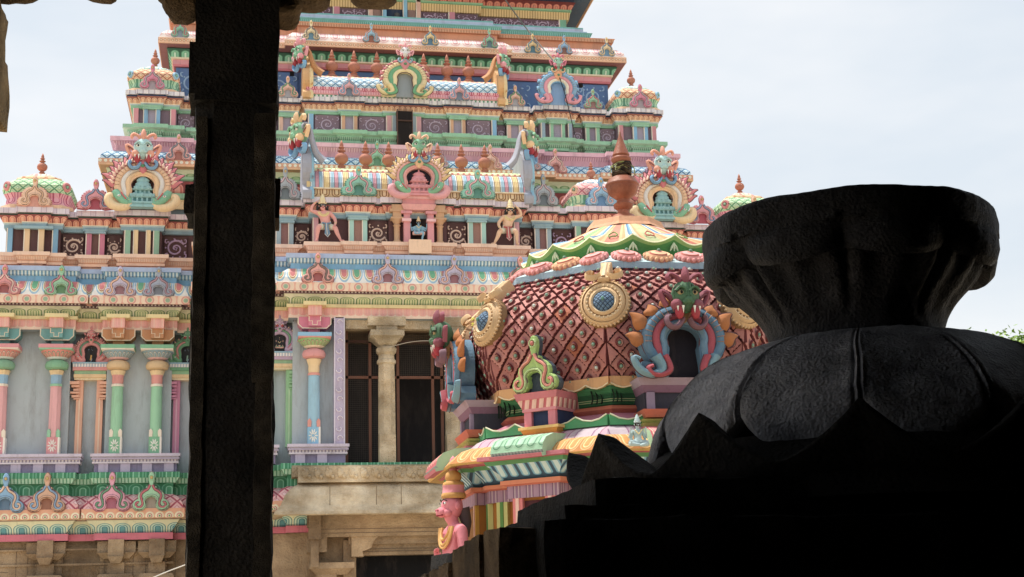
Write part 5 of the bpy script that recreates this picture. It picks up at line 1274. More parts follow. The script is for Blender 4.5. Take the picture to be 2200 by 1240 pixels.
for k in range(8):
    b = MB(); rnd = random.Random(k)
    for i in range(rows + 1):
        v = LEN - .02 - i * dv * .98
        off = i % 2
        for j in range(NU + 1 - (0 if not off else 1)):
            uc = -1 + (j * 2 + off) / NU
            du = 1 / NU * .95; dvv = dv * .95
            def q(a, c, lift):
                u = uc + a * du; u = max(-1, min(1, u)); return facet_pt(k, u, min(LEN - .005, max(.01, v + c * dvv)), lift)
            # jagged diamond
            ring = [(0, 1)]
            for t in (.2, .4, .6, .8): ring.append((t, 1 - t))
            ring.append((1, 0))
            for n_, t in enumerate((.12, .25, .38, .5, .62, .75, .88)): e = .0 if n_ % 2 == 0 else -.13; ring.append(((1 - t) + e * .5, -t - e * .5 * 1)); 
            ring.append((0, -1))
            ring += [(-a, c) for a, c in ring[-2:0:-1]]
            n = len(ring); cl = rnd.choice(['b87870', 'c0827a', 'ac6c66']) if rnd.random() > .05 else 'a86048'
            top = [q(a * .95, c * .95, .04 - .025 * c) for a, c in ring]; bot = [q(a, c, .0) for a, c in ring]; ctr = q(0, 0, .048)
            b.add(top + [ctr], [(m_, (m_ + 1) % n, n) for m_ in range(n)], cl)
            b.add(bot + top, [(m_, (m_ + 1) % n, n + (m_ + 1) % n, n + m_) for m_ in range(n)], '84484a')
            if -1 < uc < 1:
                # raised ring and boss
                rr = [q(.38 * math.cos(t), .42 * math.sin(t) + (.1 if math.sin(t) > .9 else 0), .055) for t in [2 * PI * w / 12 for w in range(12)]]
                r2 = [q(.29 * math.cos(t), .32 * math.sin(t), .075) for t in [2 * PI * w / 12 for w in range(12)]]
                r3 = [q(.2 * math.cos(t), .22 * math.sin(t), .055) for t in [2 * PI * w / 12 for w in range(12)]]
                b.add(rr + r2, [(w, (w + 1) % 12, 12 + (w + 1) % 12, 12 + w) for w in range(12)], '6c2c30'); b.add(r2 + r3, [(w, (w + 1) % 12, 12 + (w + 1) % 12, 12 + w) for w in range(12)], 'd09c90')
                c = q(0, 0, .07); b.ball(c, .02, '7c9c88' if rnd.random() > .3 else 'c8d4cc', 7, 5)
    b.build('scale_panel', shrine, 'panel of raised pink jagged diamond scales on red')
# medallions on the arrises
for k in range(8):
    a = -PI / 2 + PI / 8 + k * PI / 4
    b = MB()
    r, z, n = dome_at(LEN * .47); rd = r * .985
    b.T = Matrix.Translation((math.cos(a) * rd, math.sin(a) * rd, 4.83)) @ Matrix.Rotation(a + PI / 2, 4, 'Z') @ Matrix.Rotation(math.radians(-12), 4, 'X') @ Matrix.Rotation(PI / 2, 4, 'X') @ Matrix.Diagonal((.88, .88, .9, 1))
    GLD = 'd4b084'; GL2 = 'e0c49c'; GD = '8c6844'
    b.lathe(0, 0, [(.31, -.05, GD), (.30, .04, GLD), (.265, .075, GD), (.255, .06, GLD), (.22, .1, GL2), (.19, .085, GD), (.18, .1, GLD), (.15, .12, GL2), (.13, .1, '3c4c68')], 28)
    for j in range(38):
        t = 2 * PI * j / 38; b.ball((.298 * math.cos(t), .298 * math.sin(t), .04), (.018, .018, .02), GLD, 6, 4)
    for j in range(24):
        t = 2 * PI * j / 24; b.ball((.2 * math.cos(t), .2 * math.sin(t), .1), (.014, .014, .012), GL2, 5, 4)
    o = b.build('medallion', shrine, 'gold rimmed medallion with a blue quilted centre')
    b2 = MB(); b2.T = b.T
    ST_ = lattice(.055, .055, [(0, '64809c'), (.72, '506a88'), (.86, '1c2838')])
    n2 = 18; vs = []; fs = []; uvs = []
    for i in range(7):
        for j in range(n2):
            t = 2 * PI * j / n2; rr = .13 * i / 6; vs.append((rr * math.cos(t), rr * math.sin(t), .1 + .07 * (1 - (i / 6) ** 2) - .0 * abs(math.cos(t))))
    for i in range(6):
        for j in range(n2):
            f = (i * n2 + j, (i + 1) * n2 + j, (i + 1) * n2 + (j + 1) % n2, i * n2 + (j + 1) % n2); fs.append(f); uvs.append([(vs[w][0], vs[w][1]) for w in f])
    b2.add(vs, fs, ST_, uvs, True); b2.ball((0, 0, .18), (.022, .03, .02), '5c8c80', 6, 5)
    b2.build('blue_boss', o)
    b3 = MB(); b3.T = Matrix.Translation((math.cos(a) * (rd + .0), math.sin(a) * (rd + .0), 5.08)) @ Matrix.Rotation(a + PI / 2, 4, 'Z') @ Matrix.Rotation(math.radians(-50), 4, 'X')
    b3.extr([(-.06, -.02), (.06, -.02), (.05, .1), (.05, .25), (.06, .34), (-.06, .34), (-.05, .25), (-.05, .1)], -.05, .08, GLD, bev=.01)
    b3.ribbon([(0, .0), (0, .3)], .025, -.05, .02, GL2, 3)
    for s in (1, -1): b3.ribbon([(s * p[0], p[1]) for p in smoothpath([(.04, .04), (.1, -.02), (.17, .0), (.19, .06), (.15, .1), (.11, .07)], 3)], .016, -.03, .06, GLD, 4)
    b3.build('strap', o)
# crown of the dome
b = MB(); b.lathe(0, 0, [(1.44, 5.29, '8ca8b8'), (1.56, 5.31, '94acbc'), (1.56, 5.38, 'b8d4d8'), (1.24, 5.52, 'b8d4d8'), (1.1, 5.54)], poly=OCT, smooth=False)
o = b.build('crown_ledge', shrine, 'blue grey ledge under the lotus cap')
for k in range(8):
    for q in range(3):
        a = -PI / 2 + k * PI / 4; t = (q - 1) * .36
        bb = MB(); N_ = Vector((math.cos(a), math.sin(a), 0)); T_ = Vector((-N_.y, N_.x, 0)); p = N_ * 1.32 + T_ * t
        bb.T = Matrix.Translation((p.x, p.y, 5.45)) @ Matrix.Rotation(a + PI / 2, 4, 'Z') @ Matrix.Rotation(math.radians(28), 4, 'X')
        c1 = 'e8b48c' if q == 1 else 'e8a09c'
        bb.lathe(0, 0, [(.145, -.02, 'c88478'), (.15, .03, c1), (.125, .06, c1), (.1, .05, 'b06c60'), (.09, .07, c1), (.04, .08, 'c87c70'), (.0, .1, 'c87c70')], 18)
        for j in range(16): w = 2 * PI * j / 16; bb.ball((.15 * math.cos(w), .15 * math.sin(w), .02), (.022, .022, .03), c1, 5, 4)
        bb.ball((0, 0, .09), .025, '6c8c78', 6, 4)
        bb.build('rosette', o)
# scalloped lotus cap
b = MB(); NC = 16; SEG = 12; n = NC * SEG
def capr(th, lev):
    s = abs(math.sin(NC * th / 2))              # 1 at petal middle, 0 at the joints
    return s
vs = []; fs = []; mats_ = []
prof = [(1.16, 5.52, 0), (1.17, 5.6, .3), (1.22, 5.68, 1), (1.24, 5.72, 1)]
def ring(r, z, w): return [((r + .02 * w * (1 - capr(2 * PI * i / n, 0))) * math.cos(2 * PI * i / n + PI / 16), (r + .02 * w * (1 - capr(2 * PI * i / n, 0))) * math.sin(2 * PI * i / n + PI / 16), z + .09 * w * (1 - capr(2 * PI * i / n, 0)) ** 1.0) for i in range(n)]
GCAP = paint('4f9450'); GC2 = paint('8cbc70'); CRM = paint('e8e4b8')
R_ = [ring(1.13, 5.5, 0), ring(1.15, 5.58, .25), ring(1.19, 5.63, .8), ring(1.22, 5.655, 1), ring(1.215, 5.672, 1)]
for (A, B, m_) in zip(R_[:-1], R_[1:], (GCAP, GCAP, GC2, CRM)):
    b.add(A + B, [(i, (i + 1) % n, n + (i + 1) % n, n + i) for i in range(n)], m_, None, True)
# pale leaves hanging at each joint
for k in range(NC):
    a = 2 * PI * k / NC + PI / 16
    b.T = Matrix.Rotation(a + PI / 2, 4, 'Z') @ Matrix.Translation((0, -1.2, 5.62))
    for t in (-.5, 0, .5): b.ribbon([(0, .05), (.05 * t, -.0), (.1 * t, -.05)], lambda q: .012 * math.sin(PI * (.1 + .8 * q)) + .002, -.0, .02, 'c8dcb8', 3)
b.T = Matrix.Identity(4)
# coloured sloping petals
cols = ['dc8874', 'f0c88c', 'a8c888', 'f0b890', '8cb4d8', 'f0c88c', 'e8e0c0', 'f0b890']
top = [(.42 * math.cos(2 * PI * i / n + PI / 16), .42 * math.sin(2 * PI * i / n + PI / 16), 6.1) for i in range(n)]
mid = []
for i in range(n):
    t = 2 * PI * i / n + PI / 16; r = .85 - .03 * capr(2 * PI * i / n, 0); mid.append((r * math.cos(t), r * math.sin(t), 5.9 - .04 * (1 - capr(2 * PI * i / n, 0))))
for A, B in ((R_[4], mid), (mid, top)):
    for i in range(n):
        q = i % SEG; pet = i // SEG
        if q in (0, 11): c = '7ca8cc' if pet % 2 else '5c84a8'
        elif q in (1, 10): c = 'd8ccac'
        elif q in (2, 9): c = 'dc9c70'
        elif q in (3, 8): c = 'd8b484'
        else: c = ['cc7864', '8cb47c', 'd08470', 'b4bc8c'][pet % 4]
        j = (i + 1) % n; b.add([A[i], A[j], B[j], B[i]], [(0, 1, 2, 3)], c, None, True)
for k in range(NC):
    a = 2 * PI * (k + .5) / NC + PI / 16
    b.T = Matrix.Rotation(a + PI / 2, 4, 'Z') @ Matrix.Translation((0, -1.03, 5.80)) @ Matrix.Rotation(math.radians(-58), 4, 'X')
    for s in (1, -1): b.ribbon([(x * s, z) for x, z in smoothpath([(.0, .1), (.05, .0), (.03, -.08), (.0, -.05)], 2)], .007, -.005, .012, 'b85c54' if k % 2 else '6c9454', 3)
b.build('lotus_cap', shrine, 'scalloped lotus cap with green rim and coloured petals')
b = MB(); CU = stone('copper', '8a4c38', 'b8745a', 4, .15, rough=.42)
b.lathe(0, 0, [(.5, 6.08, 'd8a07c'), (.47, 6.12, 'd8a07c'), (.44, 6.19, 'e0a888'), (.3, 6.2, 'e0a888')], poly=OCT, smooth=False)
b.build('finial_plate', shrine)
b = MB()
b.lathe(0, 0, [(.2, 6.19, CU), (.23, 6.2, CU), (.19, 6.24, CU), (.13, 6.3, CU), (.07, 6.33, CU), (.07, 6.37, CU), (.11, 6.4, CU), (.12, 6.44, CU), (.08, 6.47, CU), (.07, 6.5, CU), (.1, 6.52, CU), (.165, 6.57, CU), (.195, 6.65, CU), (.195, 6.7, CU), (.16, 6.76, CU), (.1, 6.79, CU), (.07, 6.8, CU),
                (.06, 6.94, CU), (.1, 6.96, CU), (.125, 7.0, CU), (.12, 7.02, CU), (.09, 7.04, CU), (.105, 7.06, CU), (.06, 7.18, CU), (.02, 7.3, CU), (.008, 7.36, CU), (0, 7.37, CU)], 24)
b.lathe(0, 0, [(.195, 6.66, CU), (.205, 6.67, CU), (.205, 6.69, CU), (.195, 6.7, CU)], 24)
o = b.build('finial', shrine, 'tall copper finial with round pot and pointed cone')
b = MB(); rnd = random.Random(5)
for k in range(46):
    a = rnd.random() * 2 * PI; z = 6.8 + rnd.random() * .14; pts = []
    for i in range(7): a += .35; pts.append((.095 * math.cos(a) * (1 + rnd.random() * .25), .095 * math.sin(a) * (1 + rnd.random() * .25), z + .02 * math.sin(i + k) + rnd.random() * .015))
    b.tube(pts, .011, rnd.choice(['3c2c20', '4c3c28', '241c18', '8c8c54']), 5)
for k in range(8):
    a = rnd.random() * 6.28; b.tube([(.1 * math.cos(a), .1 * math.sin(a), 6.93), (.15 * math.cos(a), .15 * math.sin(a), 6.9), (.16 * math.cos(a), .16 * math.sin(a), 6.78 + rnd.random() * .06)], .006, '9ca06c', 4)
g = b.build('dry_garland', None, 'dark withered leaf garland tied round the neck of the copper finial', 'garland'); g.location = (SX, SY, 0)
# pavilions on the facets
def pavilion(k):
    a = -PI / 2 + k * PI / 4; card = k % 2 == 0
    hw = .40 if card else .25; ap = 1.88 if card else 1.9
    T = Matrix.Rotation(a + PI / 2, 4, 'Z') @ Matrix.Translation((0, -ap, 0))
    b = MB(); b.T = T; dp = .5
    if card:
        cs = ['c87870', 'a8ac60', 'c06050', '50505c', '8c7480', '6c5c70']
        b.taper(-hw - .02, hw + .02, -.12, dp, 3.4, 3.52, .03, 'c87880'); b.taper(-hw - .02, hw + .02, -.1, dp, 3.52, 3.56, .03, cs[1]); b.taper(-hw, hw, -.08, dp, 3.56, 3.6, .05, 'b8bc70'); b.taper(-hw, hw, -.1, dp, 3.62, 3.70, .04, 'c87058'); b.box(-hw, hw, -.04, dp, 3.70, 3.88, '3c3c48')
        for s in (-1, 1): b.box(s * hw * .85 - .04, s * hw * .85 + .04, -.08, 0, 3.70, 3.88, '94849c')
        b.taper(-hw, hw, -.06, dp, 3.88, 3.95, .04, '84647c'); b.taper(-hw - .04, hw + .04, -.1, dp, 3.95, 4.02, .05, 'a494a4')
    else:
        b.taper(-hw + .03, hw - .03, -.1, dp, 3.44, 3.52, .05, 'c06860'); b.taper(-hw + .05, hw - .05, -.06, dp, 3.52, 3.58, .03, 'd8a04c'); b.box(-hw, hw, -.1, dp, 3.58, 3.61, 'e8bc74')
        b.box(-hw + .05, hw - .05, -.02, dp, 3.61, 3.77, '2c3858')
        for s in (-1, 0, 1):
            if s: b.box(s * .15 - .045, s * .15 + .045, -.06, 0, 3.61, 3.77, 'd8808c')
        b.box(-hw + .04, hw - .04, -.07, dp, 3.77, 3.8, 'dc8c94'); b.taper(-hw + .04, hw - .04, -.07, dp, 3.8, 3.89, .04, petal(.09, .08, [(0, 'f0c0b4'), (.6, 'c86870')])); b.taper(-hw - .0, hw + .0, -.12, dp, 3.89, 3.96, .02, 'd07880')
    o = b.build('pavilion', shrine, 'grey and red bracket pavilion below a great arch' if card else 'small pink pavilion with a blue niche')
    return o, T
for k in range(8):
    o, T = pavilion(k)
    if k % 2:
        b = MB(); b.T = T @ Matrix.Translation((0, -.02, 0)); kudu(b, 'a8c878', 'dc9080', '44505c', TR(0, -.02, 3.96, .56, .7, .6), 'c87870', light='b8d094'); b.build('arch_ornament', o, 'lime green horseshoe ornament')
    else:
        b = MB(); big_arch(b, T @ TR(0, -.06, 4.02, .96, .9, .80), [(.40, .055, '5c7c94'), (.31, .05, 'a8505c'), (.235, .04, '6c8ca4')], 'a8683c', '6c98ac', '8c6070', '98704c', '201c24', feet='7498a8', nfl=4, flL=.22, flw=.1, makara=False)
        ga = b.build('great_arch', o, 'blue and red arch with orange leaf flames')
        b = MB(); face(b, T @ TR(0, -.26, 4.55, .50, .5, .5), '4a6c50', '8c4c58', mouth='a83c48', curl='7c5c68', ear='8c4c58', ribs=True, eye='a8946c'); b.build('monster_mask', ga, 'dark green fanged mask')
# wall details under the eave: pilasters and panels on every facet
for k in range(8):
    a = -PI / 2 + k * PI / 4; hw, o_ = BAYS[k]
    m1 = 'e08484' if k % 2 else 'd8a84c'
    for s in (-1, 1):
        b = MB(); b.T = Matrix.Rotation(a + PI / 2, 4, 'Z') @ Matrix.Translation((0, -(1.78 + o_), 0))
        b.box(s * (hw - .07) - .06, s * (hw - .07) + .06, -.04, .01, 0, 2.87, m1); b.box(s * (hw - .07) - .02, s * (hw - .07) + .02, -.05, 0, 0, 2.87, 'f0c4b4'); b.build('pilaster', shrine)
        b = MB(); b.T = Matrix.Rotation(a + PI / 2, 4, 'Z') @ Matrix.Translation((0, -1.78, 0))
        b.box(s * .60 - .07, s * .60 + .07, -.05, .01, 0, 2.87, 'c8c880'); b.box(s * .60 - .02, s * .60 + .02, -.06, 0, 0, 2.87, '5c8c4c'); b.build('pilaster', shrine)
    b = MB(); b.T = Matrix.Rotation(a + PI / 2, 4, 'Z') @ Matrix.Translation((0, -(1.78 + o_), 0)); b.box(-hw + .14, hw - .14, -.01, .01, 1., 2.84, '4c1c24' if k % 2 else '8c5c2c'); b.build('wall_panel', shrine)
# pink side figure at the left edge of the shrine and small pale bust on its ledge
def side_guard():
    t = empty('temple_statue', (2.22, 15.35, 1.33), 'pink crowned statue in profile with bulging cheeks, at the left corner of the domed shrine', 'statue', rz=math.radians(-78))
    sk = paint('dc8490', .08); s = 1.0
    J = {'pelvis': ((0, 0, .78), (.14, .11)), 'belly': ((0, -.02, .95), (.15, .12)), 'chest': ((0, 0, 1.18), (.18, .12)), 'neck': ((0, -.01, 1.33), .06), 'chin': ((0, -.06, 1.42), .085), 'head': ((0, -.03, 1.53), .11), 'muzzle': ((0, -.14, 1.45), .075),
         'hipL': ((-.11, 0, .74), .1), 'kneeL': ((-.13, -.05, .4), .075), 'ankL': ((-.13, 0, .08), .045), 'toeL': ((-.13, -.14, .03), (.05, .025)), 'hipR': ((.11, 0, .74), .1), 'kneeR': ((.13, -.05, .4), .075), 'ankR': ((.13, 0, .08), .045), 'toeR': ((.13, -.14, .03), (.05, .025)),
         'shL': ((-.2, 0, 1.26), .07), 'elL': ((-.25, -.0, 1.0), .055), 'Lwrist': ((-.16, -.16, .98), .033), 'shR': ((.2, 0, 1.26), .07), 'elR': ((.25, -.0, 1.0), .055), 'Rwrist': ((.22, -.08, .78), .033)}
    E = [('pelvis', 'belly'), ('belly', 'chest'), ('chest', 'neck'), ('neck', 'chin'), ('chin', 'head'), ('head', 'muzzle')]
    for k in 'LR': E += [('pelvis', 'hip' + k), ('hip' + k, 'knee' + k), ('knee' + k, 'ank' + k), ('ank' + k, 'toe' + k), ('chest', 'sh' + k), ('sh' + k, 'el' + k), ('el' + k, k + 'wrist')]
    hand(J, E, 'L', J['Lwrist'][0], (.6, -.2, .7), (0, -1, 0), 1.6); hand(J, E, 'R', J['Rwrist'][0], (0, -.1, -1), (0, 1, 0), 1.6)
    skin_figure('body', t, J, E, sk)
    b = MB()
    for q in (1, -1):
        b.ball((q * .05, -.132, 1.55), (.026, .016, .015), 'f4f0ec', 8, 6); b.ball((q * .052, -.145, 1.55), (.011, .007, .012), '141414', 6, 5); b.tube([(q * .02, -.145, 1.58), (q * .05, -.145, 1.59), (q * .085, -.12, 1.575)], .007, '3c2424', 5)
        b.ball((q * .115, -.01, 1.52), (.02, .03, .045), 'dc8490', 7, 6)
    b.build('eyes', t)
    b = MB(); F_ = 'dc8490'
    b.ball((0, -.03, 1.52), (.112, .118, .14), F_, 14, 10); b.ball((0, -.15, 1.455), (.07, .062, .055), F_, 10, 8)
    for q in (1, -1): b.ball((q * .055, -.1, 1.45), (.05, .05, .045), F_, 9, 7); b.ball((q * .02, -.2, 1.475), (.018, .016, .014), 'b85c6c', 6, 5)
    b.build('face', t)
    b = MB(); b.tube([(-.06, -.16, 1.425), (0, -.205, 1.42), (.06, -.16, 1.425)], .010, '8c2c3c', 6); b.build('mouth', t)
    b = MB(); b.T = TR(0, -.01, 1.6); G = 'c89454'
    b.lathe(0, 0, [(.12, 0, G), (.135, .02, G), (.13, .05, G), (.12, .06, 'dc8c94'), (.115, .13, 'dc8c94'), (.12, .14, G), (.11, .17, G), (.075, .19, G), (.09, .22, G), (.08, .27, G), (.04, .3, 'dc8490'), (.035, .42, 'dc8490'), (0, .46, 'dc8490')], 16)
    b.build('crown', t)
    b = MB(); b.tube([(.0, .09, 1.5), (.0, .13, 1.35), (0, .12, 1.2)], lambda q: .08 - .04 * q, '54484c', 8)
    b.build('hair', t)
    b = MB(); 
    for r in (.12, .17, .2): b.tube([(r * math.cos(w), -.1 - .04 * math.sin(w), 1.3 - r * 1.1 * math.sin(w)) for w in [PI * i / 10 for i in range(11)]], .015, 'd0a060', 6)
    b.build('necklace', t)
    b = MB(); b.tube([(0, 0, .9), (0, 0, .7), (0, -.02, .4), (0, 0, .2)], lambda q: .19 - .02 * q, 'dc9098', 12); b.tube([(-.1, -.17, .8), (.0, -.2, .5), (.05, -.2, .25)], .03, 'c8a060', 6); b.build('garment', t)
    b = MB(); b.box(-.25, .25, -.25, .25, -1.25, 0, 'a86c2c'); b.box(-.3, .3, -.3, .3, -.08, .0, 'c8705c'); b.build('base', t)
    return t
side_guard()
# ------------------------------------------------------------------ dark pillared hall in the foreground
from mathutils import noise
DARK = stone('deep_shade_granite', '121110', '302b26', 5, 1., rough=.85, dist=.02)  # near-black tone puts deep shade into the foreground stone and lotus ring
DARK2 = stone('lit_granite', '707076', 'c0bfc4', 7, 1., rough=.6, dist=.012)  # paler copy of the stone: the bulb's lit look is in its colour
DARK3 = stone('shaded_granite', '1c1c20', '4c4b4e', 7, 1., rough=.6, dist=.014)  # darker copy of the stone: the bowl's shade is in its colour
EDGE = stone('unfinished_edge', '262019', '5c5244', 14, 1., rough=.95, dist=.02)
BRN = stone('weathered_brown_stone', '4c3c2c', '8c7354', 6, 1., rough=.95, dist=.02)
def rough_box(mb, x0, x1, y0, y1, z0, z1, m, amp=.012, step=.06, seed=0, rnd=0., freq=5.):
    """box whose faces are gridded and displaced like hewn stone"""
    nx, ny, nz = [max(1, min(90, int((b_ - a_) / step))) for a_, b_ in ((x0, x1), (y0, y1), (z0, z1))]
    c = Vector(((x0 + x1) / 2, (y0 + y1) / 2, (z0 + z1) / 2)); hs = Vector(((x1 - x0) / 2, (y1 - y0) / 2, (z1 - z0) / 2))
    def P(u, v, w):
        p = Vector((x0 + (x1 - x0) * u, y0 + (y1 - y0) * v, z0 + (z1 - z0) * w))
        if rnd:
            q = p - c
            lim = Vector([max(0, h - rnd) for h in hs]); cl = Vector([max(-l, min(l, a)) for a, l in zip(q, lim)]); d = q - cl
            if d.length > 1e-6:
                k = min(1., rnd / d.length); p = c + cl + d * k
        s = Vector((seed * 3.1, 0, 0))
        n = noise.noise_vector(p * freq + s) * amp + noise.noise_vector(p * freq * 4 + s) * amp * .35
        return p + n
    def grid(fn, a, b_):
        vs = [fn(i / a, j / b_) for j in range(b_ + 1) for i in range(a + 1)]
        fs = [(j * (a + 1) + i, j * (a + 1) + i + 1, (j + 1) * (a + 1) + i + 1, (j + 1) * (a + 1) + i) for j in range(b_) for i in range(a)]
        mb.add(vs, fs, m, None, False)
    grid(lambda u, w: P(u, 0, w), nx, nz); grid(lambda u, w: P(1 - u, 1, w), nx, nz)
    grid(lambda u, w: P(0, 1 - u, w), ny, nz); grid(lambda u, w: P(1, u, w), ny, nz)
    grid(lambda u, w: P(u, w, 1), nx, ny); grid(lambda u, w: P(u, 1 - w, 0), nx, ny)
# pillar
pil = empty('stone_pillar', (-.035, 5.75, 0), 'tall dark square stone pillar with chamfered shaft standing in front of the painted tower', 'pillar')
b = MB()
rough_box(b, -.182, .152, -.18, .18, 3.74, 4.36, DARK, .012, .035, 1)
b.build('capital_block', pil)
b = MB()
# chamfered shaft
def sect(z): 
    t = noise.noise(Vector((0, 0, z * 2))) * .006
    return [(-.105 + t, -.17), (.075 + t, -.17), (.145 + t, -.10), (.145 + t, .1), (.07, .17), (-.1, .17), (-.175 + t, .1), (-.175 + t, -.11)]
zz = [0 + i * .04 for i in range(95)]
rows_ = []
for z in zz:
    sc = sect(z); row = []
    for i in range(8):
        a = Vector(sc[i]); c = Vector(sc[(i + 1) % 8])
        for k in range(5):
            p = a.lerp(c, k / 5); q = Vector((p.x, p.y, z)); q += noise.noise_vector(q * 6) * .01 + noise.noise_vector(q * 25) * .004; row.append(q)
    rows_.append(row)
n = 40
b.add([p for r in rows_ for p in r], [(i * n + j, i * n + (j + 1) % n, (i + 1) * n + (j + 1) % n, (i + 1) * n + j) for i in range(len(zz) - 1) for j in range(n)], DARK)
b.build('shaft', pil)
b = MB()
rough_box(b, -.205, -.16, -.15, .1, 3.28, 3.4, DARK, .012, .03, 4); rough_box(b, .12, .165, -.12, .1, 3.28, 3.44, BRN, .008, .03, 6)
rough_box(b, -.205, -.15, -.16, .12, 3.78, 4.0, DARK, .012, .03, 8)
b.build('broken_band', pil)
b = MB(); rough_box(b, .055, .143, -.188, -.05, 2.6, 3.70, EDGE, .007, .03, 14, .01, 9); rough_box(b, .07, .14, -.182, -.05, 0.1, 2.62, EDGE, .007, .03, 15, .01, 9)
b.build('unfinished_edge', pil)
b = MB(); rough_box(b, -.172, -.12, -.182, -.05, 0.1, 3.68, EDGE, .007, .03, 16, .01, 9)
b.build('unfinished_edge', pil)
# bracket arms of the pillar
def slab(name, x0, x1, y0, y1, z0, z1, label, cat, m=BRN, rnd=.05, seed=0, parent=None, group=None, amp=.02):
    b = MB(); rough_box(b, x0, x1, y0, y1, z0, z1, m, amp, .03, seed, rnd, 6)
    return b.build(name, parent, label, cat, group)
b = MB(); rough_box(b, -.42 + .05, -.2 + .05, -.12, .12, 4.24, 4.5, BRN, .02, .03, 2, .07, 6); rough_box(b, -.32, -.17, -.12, .12, 4.17, 4.4, BRN, .02, .03, 22, .06, 6); b.build('bracket', pil)
b = MB(); rough_box(b, .1, .37, -.12, .12, 4.24, 4.5, BRN, .02, .03, 3, .06, 6); rough_box(b, .1, .25, -.12, .12, 4.17, 4.4, BRN, .02, .03, 33, .05, 6); b.build('bracket', pil)
slab('roof_block', .42, .615, 5.6, 5.85, 4.27, 4.6, 'rounded brown stone block at the top edge, right of the dark pillar', 'stone block', seed=5)
slab('roof_block', -.72, -.54, 5.6, 5.85, 4.25, 4.6, 'short brown stone block at the top edge, left of the dark pillar', 'stone block', seed=6)
slab('roof_block', -1.2, -.85, 5.6, 5.85, 4.23, 4.6, 'dark stepped stone block in the top left corner', 'stone block', seed=7)
sp = empty('stone_pilaster', (-1.13, 5.75, 0), 'pale brown broken stone post at the left edge of the picture', 'post')
b = MB(); PB_ = stone('pale_broken_stone', '8c7450', 'c4a87c', 7, .9)
for i, (x1, z0, z1) in enumerate(((.13, 3.98, 4.2), (.145, 3.72, 4.0), (.09, 3.5, 3.75), (.095, 3.3, 3.5), (.085, 2.9, 3.3), (.09, 2.4, 2.9), (.07, 0, 2.4))):
    rough_box(b, -.3, x1, -.2, .2, z0, z1, PB_, .02, .04, i + 10)
b.build('shaft', sp)
# roof, floor and walls of the hall, the left one a light blocker
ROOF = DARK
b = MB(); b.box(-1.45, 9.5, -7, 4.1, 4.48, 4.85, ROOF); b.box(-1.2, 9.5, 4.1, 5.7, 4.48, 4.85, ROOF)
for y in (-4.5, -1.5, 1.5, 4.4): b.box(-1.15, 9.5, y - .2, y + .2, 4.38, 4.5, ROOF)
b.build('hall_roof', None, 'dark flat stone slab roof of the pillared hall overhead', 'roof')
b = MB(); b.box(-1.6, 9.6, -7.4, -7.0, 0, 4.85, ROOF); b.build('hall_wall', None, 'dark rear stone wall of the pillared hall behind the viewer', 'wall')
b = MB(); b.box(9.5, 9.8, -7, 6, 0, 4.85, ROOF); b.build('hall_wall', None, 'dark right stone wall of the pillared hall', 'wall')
b = MB(); b.box(-1.65, -1.4, -7, 3.5, 0, 4.85, ROOF); b.build('hall_wall', None, 'unseen dark left wall added to limit the light on the altar', 'wall')  # added out of view, its end placed to cut light on the altar front
b = MB(); b.box(-1.3, 9.8, -7.4, 6.0, .004, .06, ROOF); b.build('hall_floor', kind='structure')
# ---------------- altar
AX, AY = 2.06, 4.5
altar = empty('stone_altar', (AX, AY, 0), 'large dark carved stone altar with lotus bowl on a bulging petal base and stepped plinth', 'altar')
A0 = math.atan2(-AY, -AX) + math.radians(-1.5); NP = 12
def disp(p, a1=.005, f1=7, a2=.002, f2=30):
    p = Vector(p); return p + noise.noise_vector(p * f1) * a1 + noise.noise_vector(p * f2) * a2
def surf(name, fn, nu, nv, m, label=None, closed=True):
    b = MB(); vs = [disp(fn(2 * PI * i / nu, j / nv)) for j in range(nv + 1) for i in range(nu)]
    fs = [(j * nu + i, j * nu + (i + 1) % nu, (j + 1) * nu + (i + 1) % nu, (j + 1) * nu + i) for j in range(nv) for i in range(nu)]
    b.add(vs, fs, m, None, True); return b.build(name, altar, label)
def interp(pr, t):
    x = t * (len(pr) - 1); i = min(len(pr) - 2, int(x)); f = x - i
    return pr[i][0] + (pr[i + 1][0] - pr[i][0]) * f, pr[i][1] + (pr[i + 1][1] - pr[i][1]) * f
def lobe(th):      # 0 at groove, 1 in the middle of a petal
    x = ((th - A0) / (2 * PI / NP)) % 1; return math.sin(PI * x)
bulbp = [tuple(p) for p in smoothpath([(.73, 0), (.735, .12), (.71, .3), (.65, .50), (.57, .70), (.46, .86), (.35, .96), (.26, 1.0)], 4)]
def bulb(th, v):
    l = lobe(th); r, h = interp(bulbp, v)
    zb = 2.27 - .14 * l ** .7; zt = 2.57
    g = .022 * math.exp(-(l / .05) ** 2) + .010 * math.exp(-((l - .17) / .035) ** 2)
    r = r - g + .015 * l
    if v < .04: r -= .04 * (1 - v / .04)
    return (r * math.cos(th), r * math.sin(th), zb + (zt - zb) * h)
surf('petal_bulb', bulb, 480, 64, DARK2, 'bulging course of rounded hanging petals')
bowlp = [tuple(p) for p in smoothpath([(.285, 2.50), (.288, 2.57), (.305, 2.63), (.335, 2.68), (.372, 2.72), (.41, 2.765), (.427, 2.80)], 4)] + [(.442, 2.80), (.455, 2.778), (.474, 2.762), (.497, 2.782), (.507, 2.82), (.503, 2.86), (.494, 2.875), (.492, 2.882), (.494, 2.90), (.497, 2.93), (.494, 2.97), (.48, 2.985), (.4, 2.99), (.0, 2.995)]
NB = 8; BV1 = 23 / (len(bowlp) - 1); BV2 = 33 / (len(bowlp) - 1)
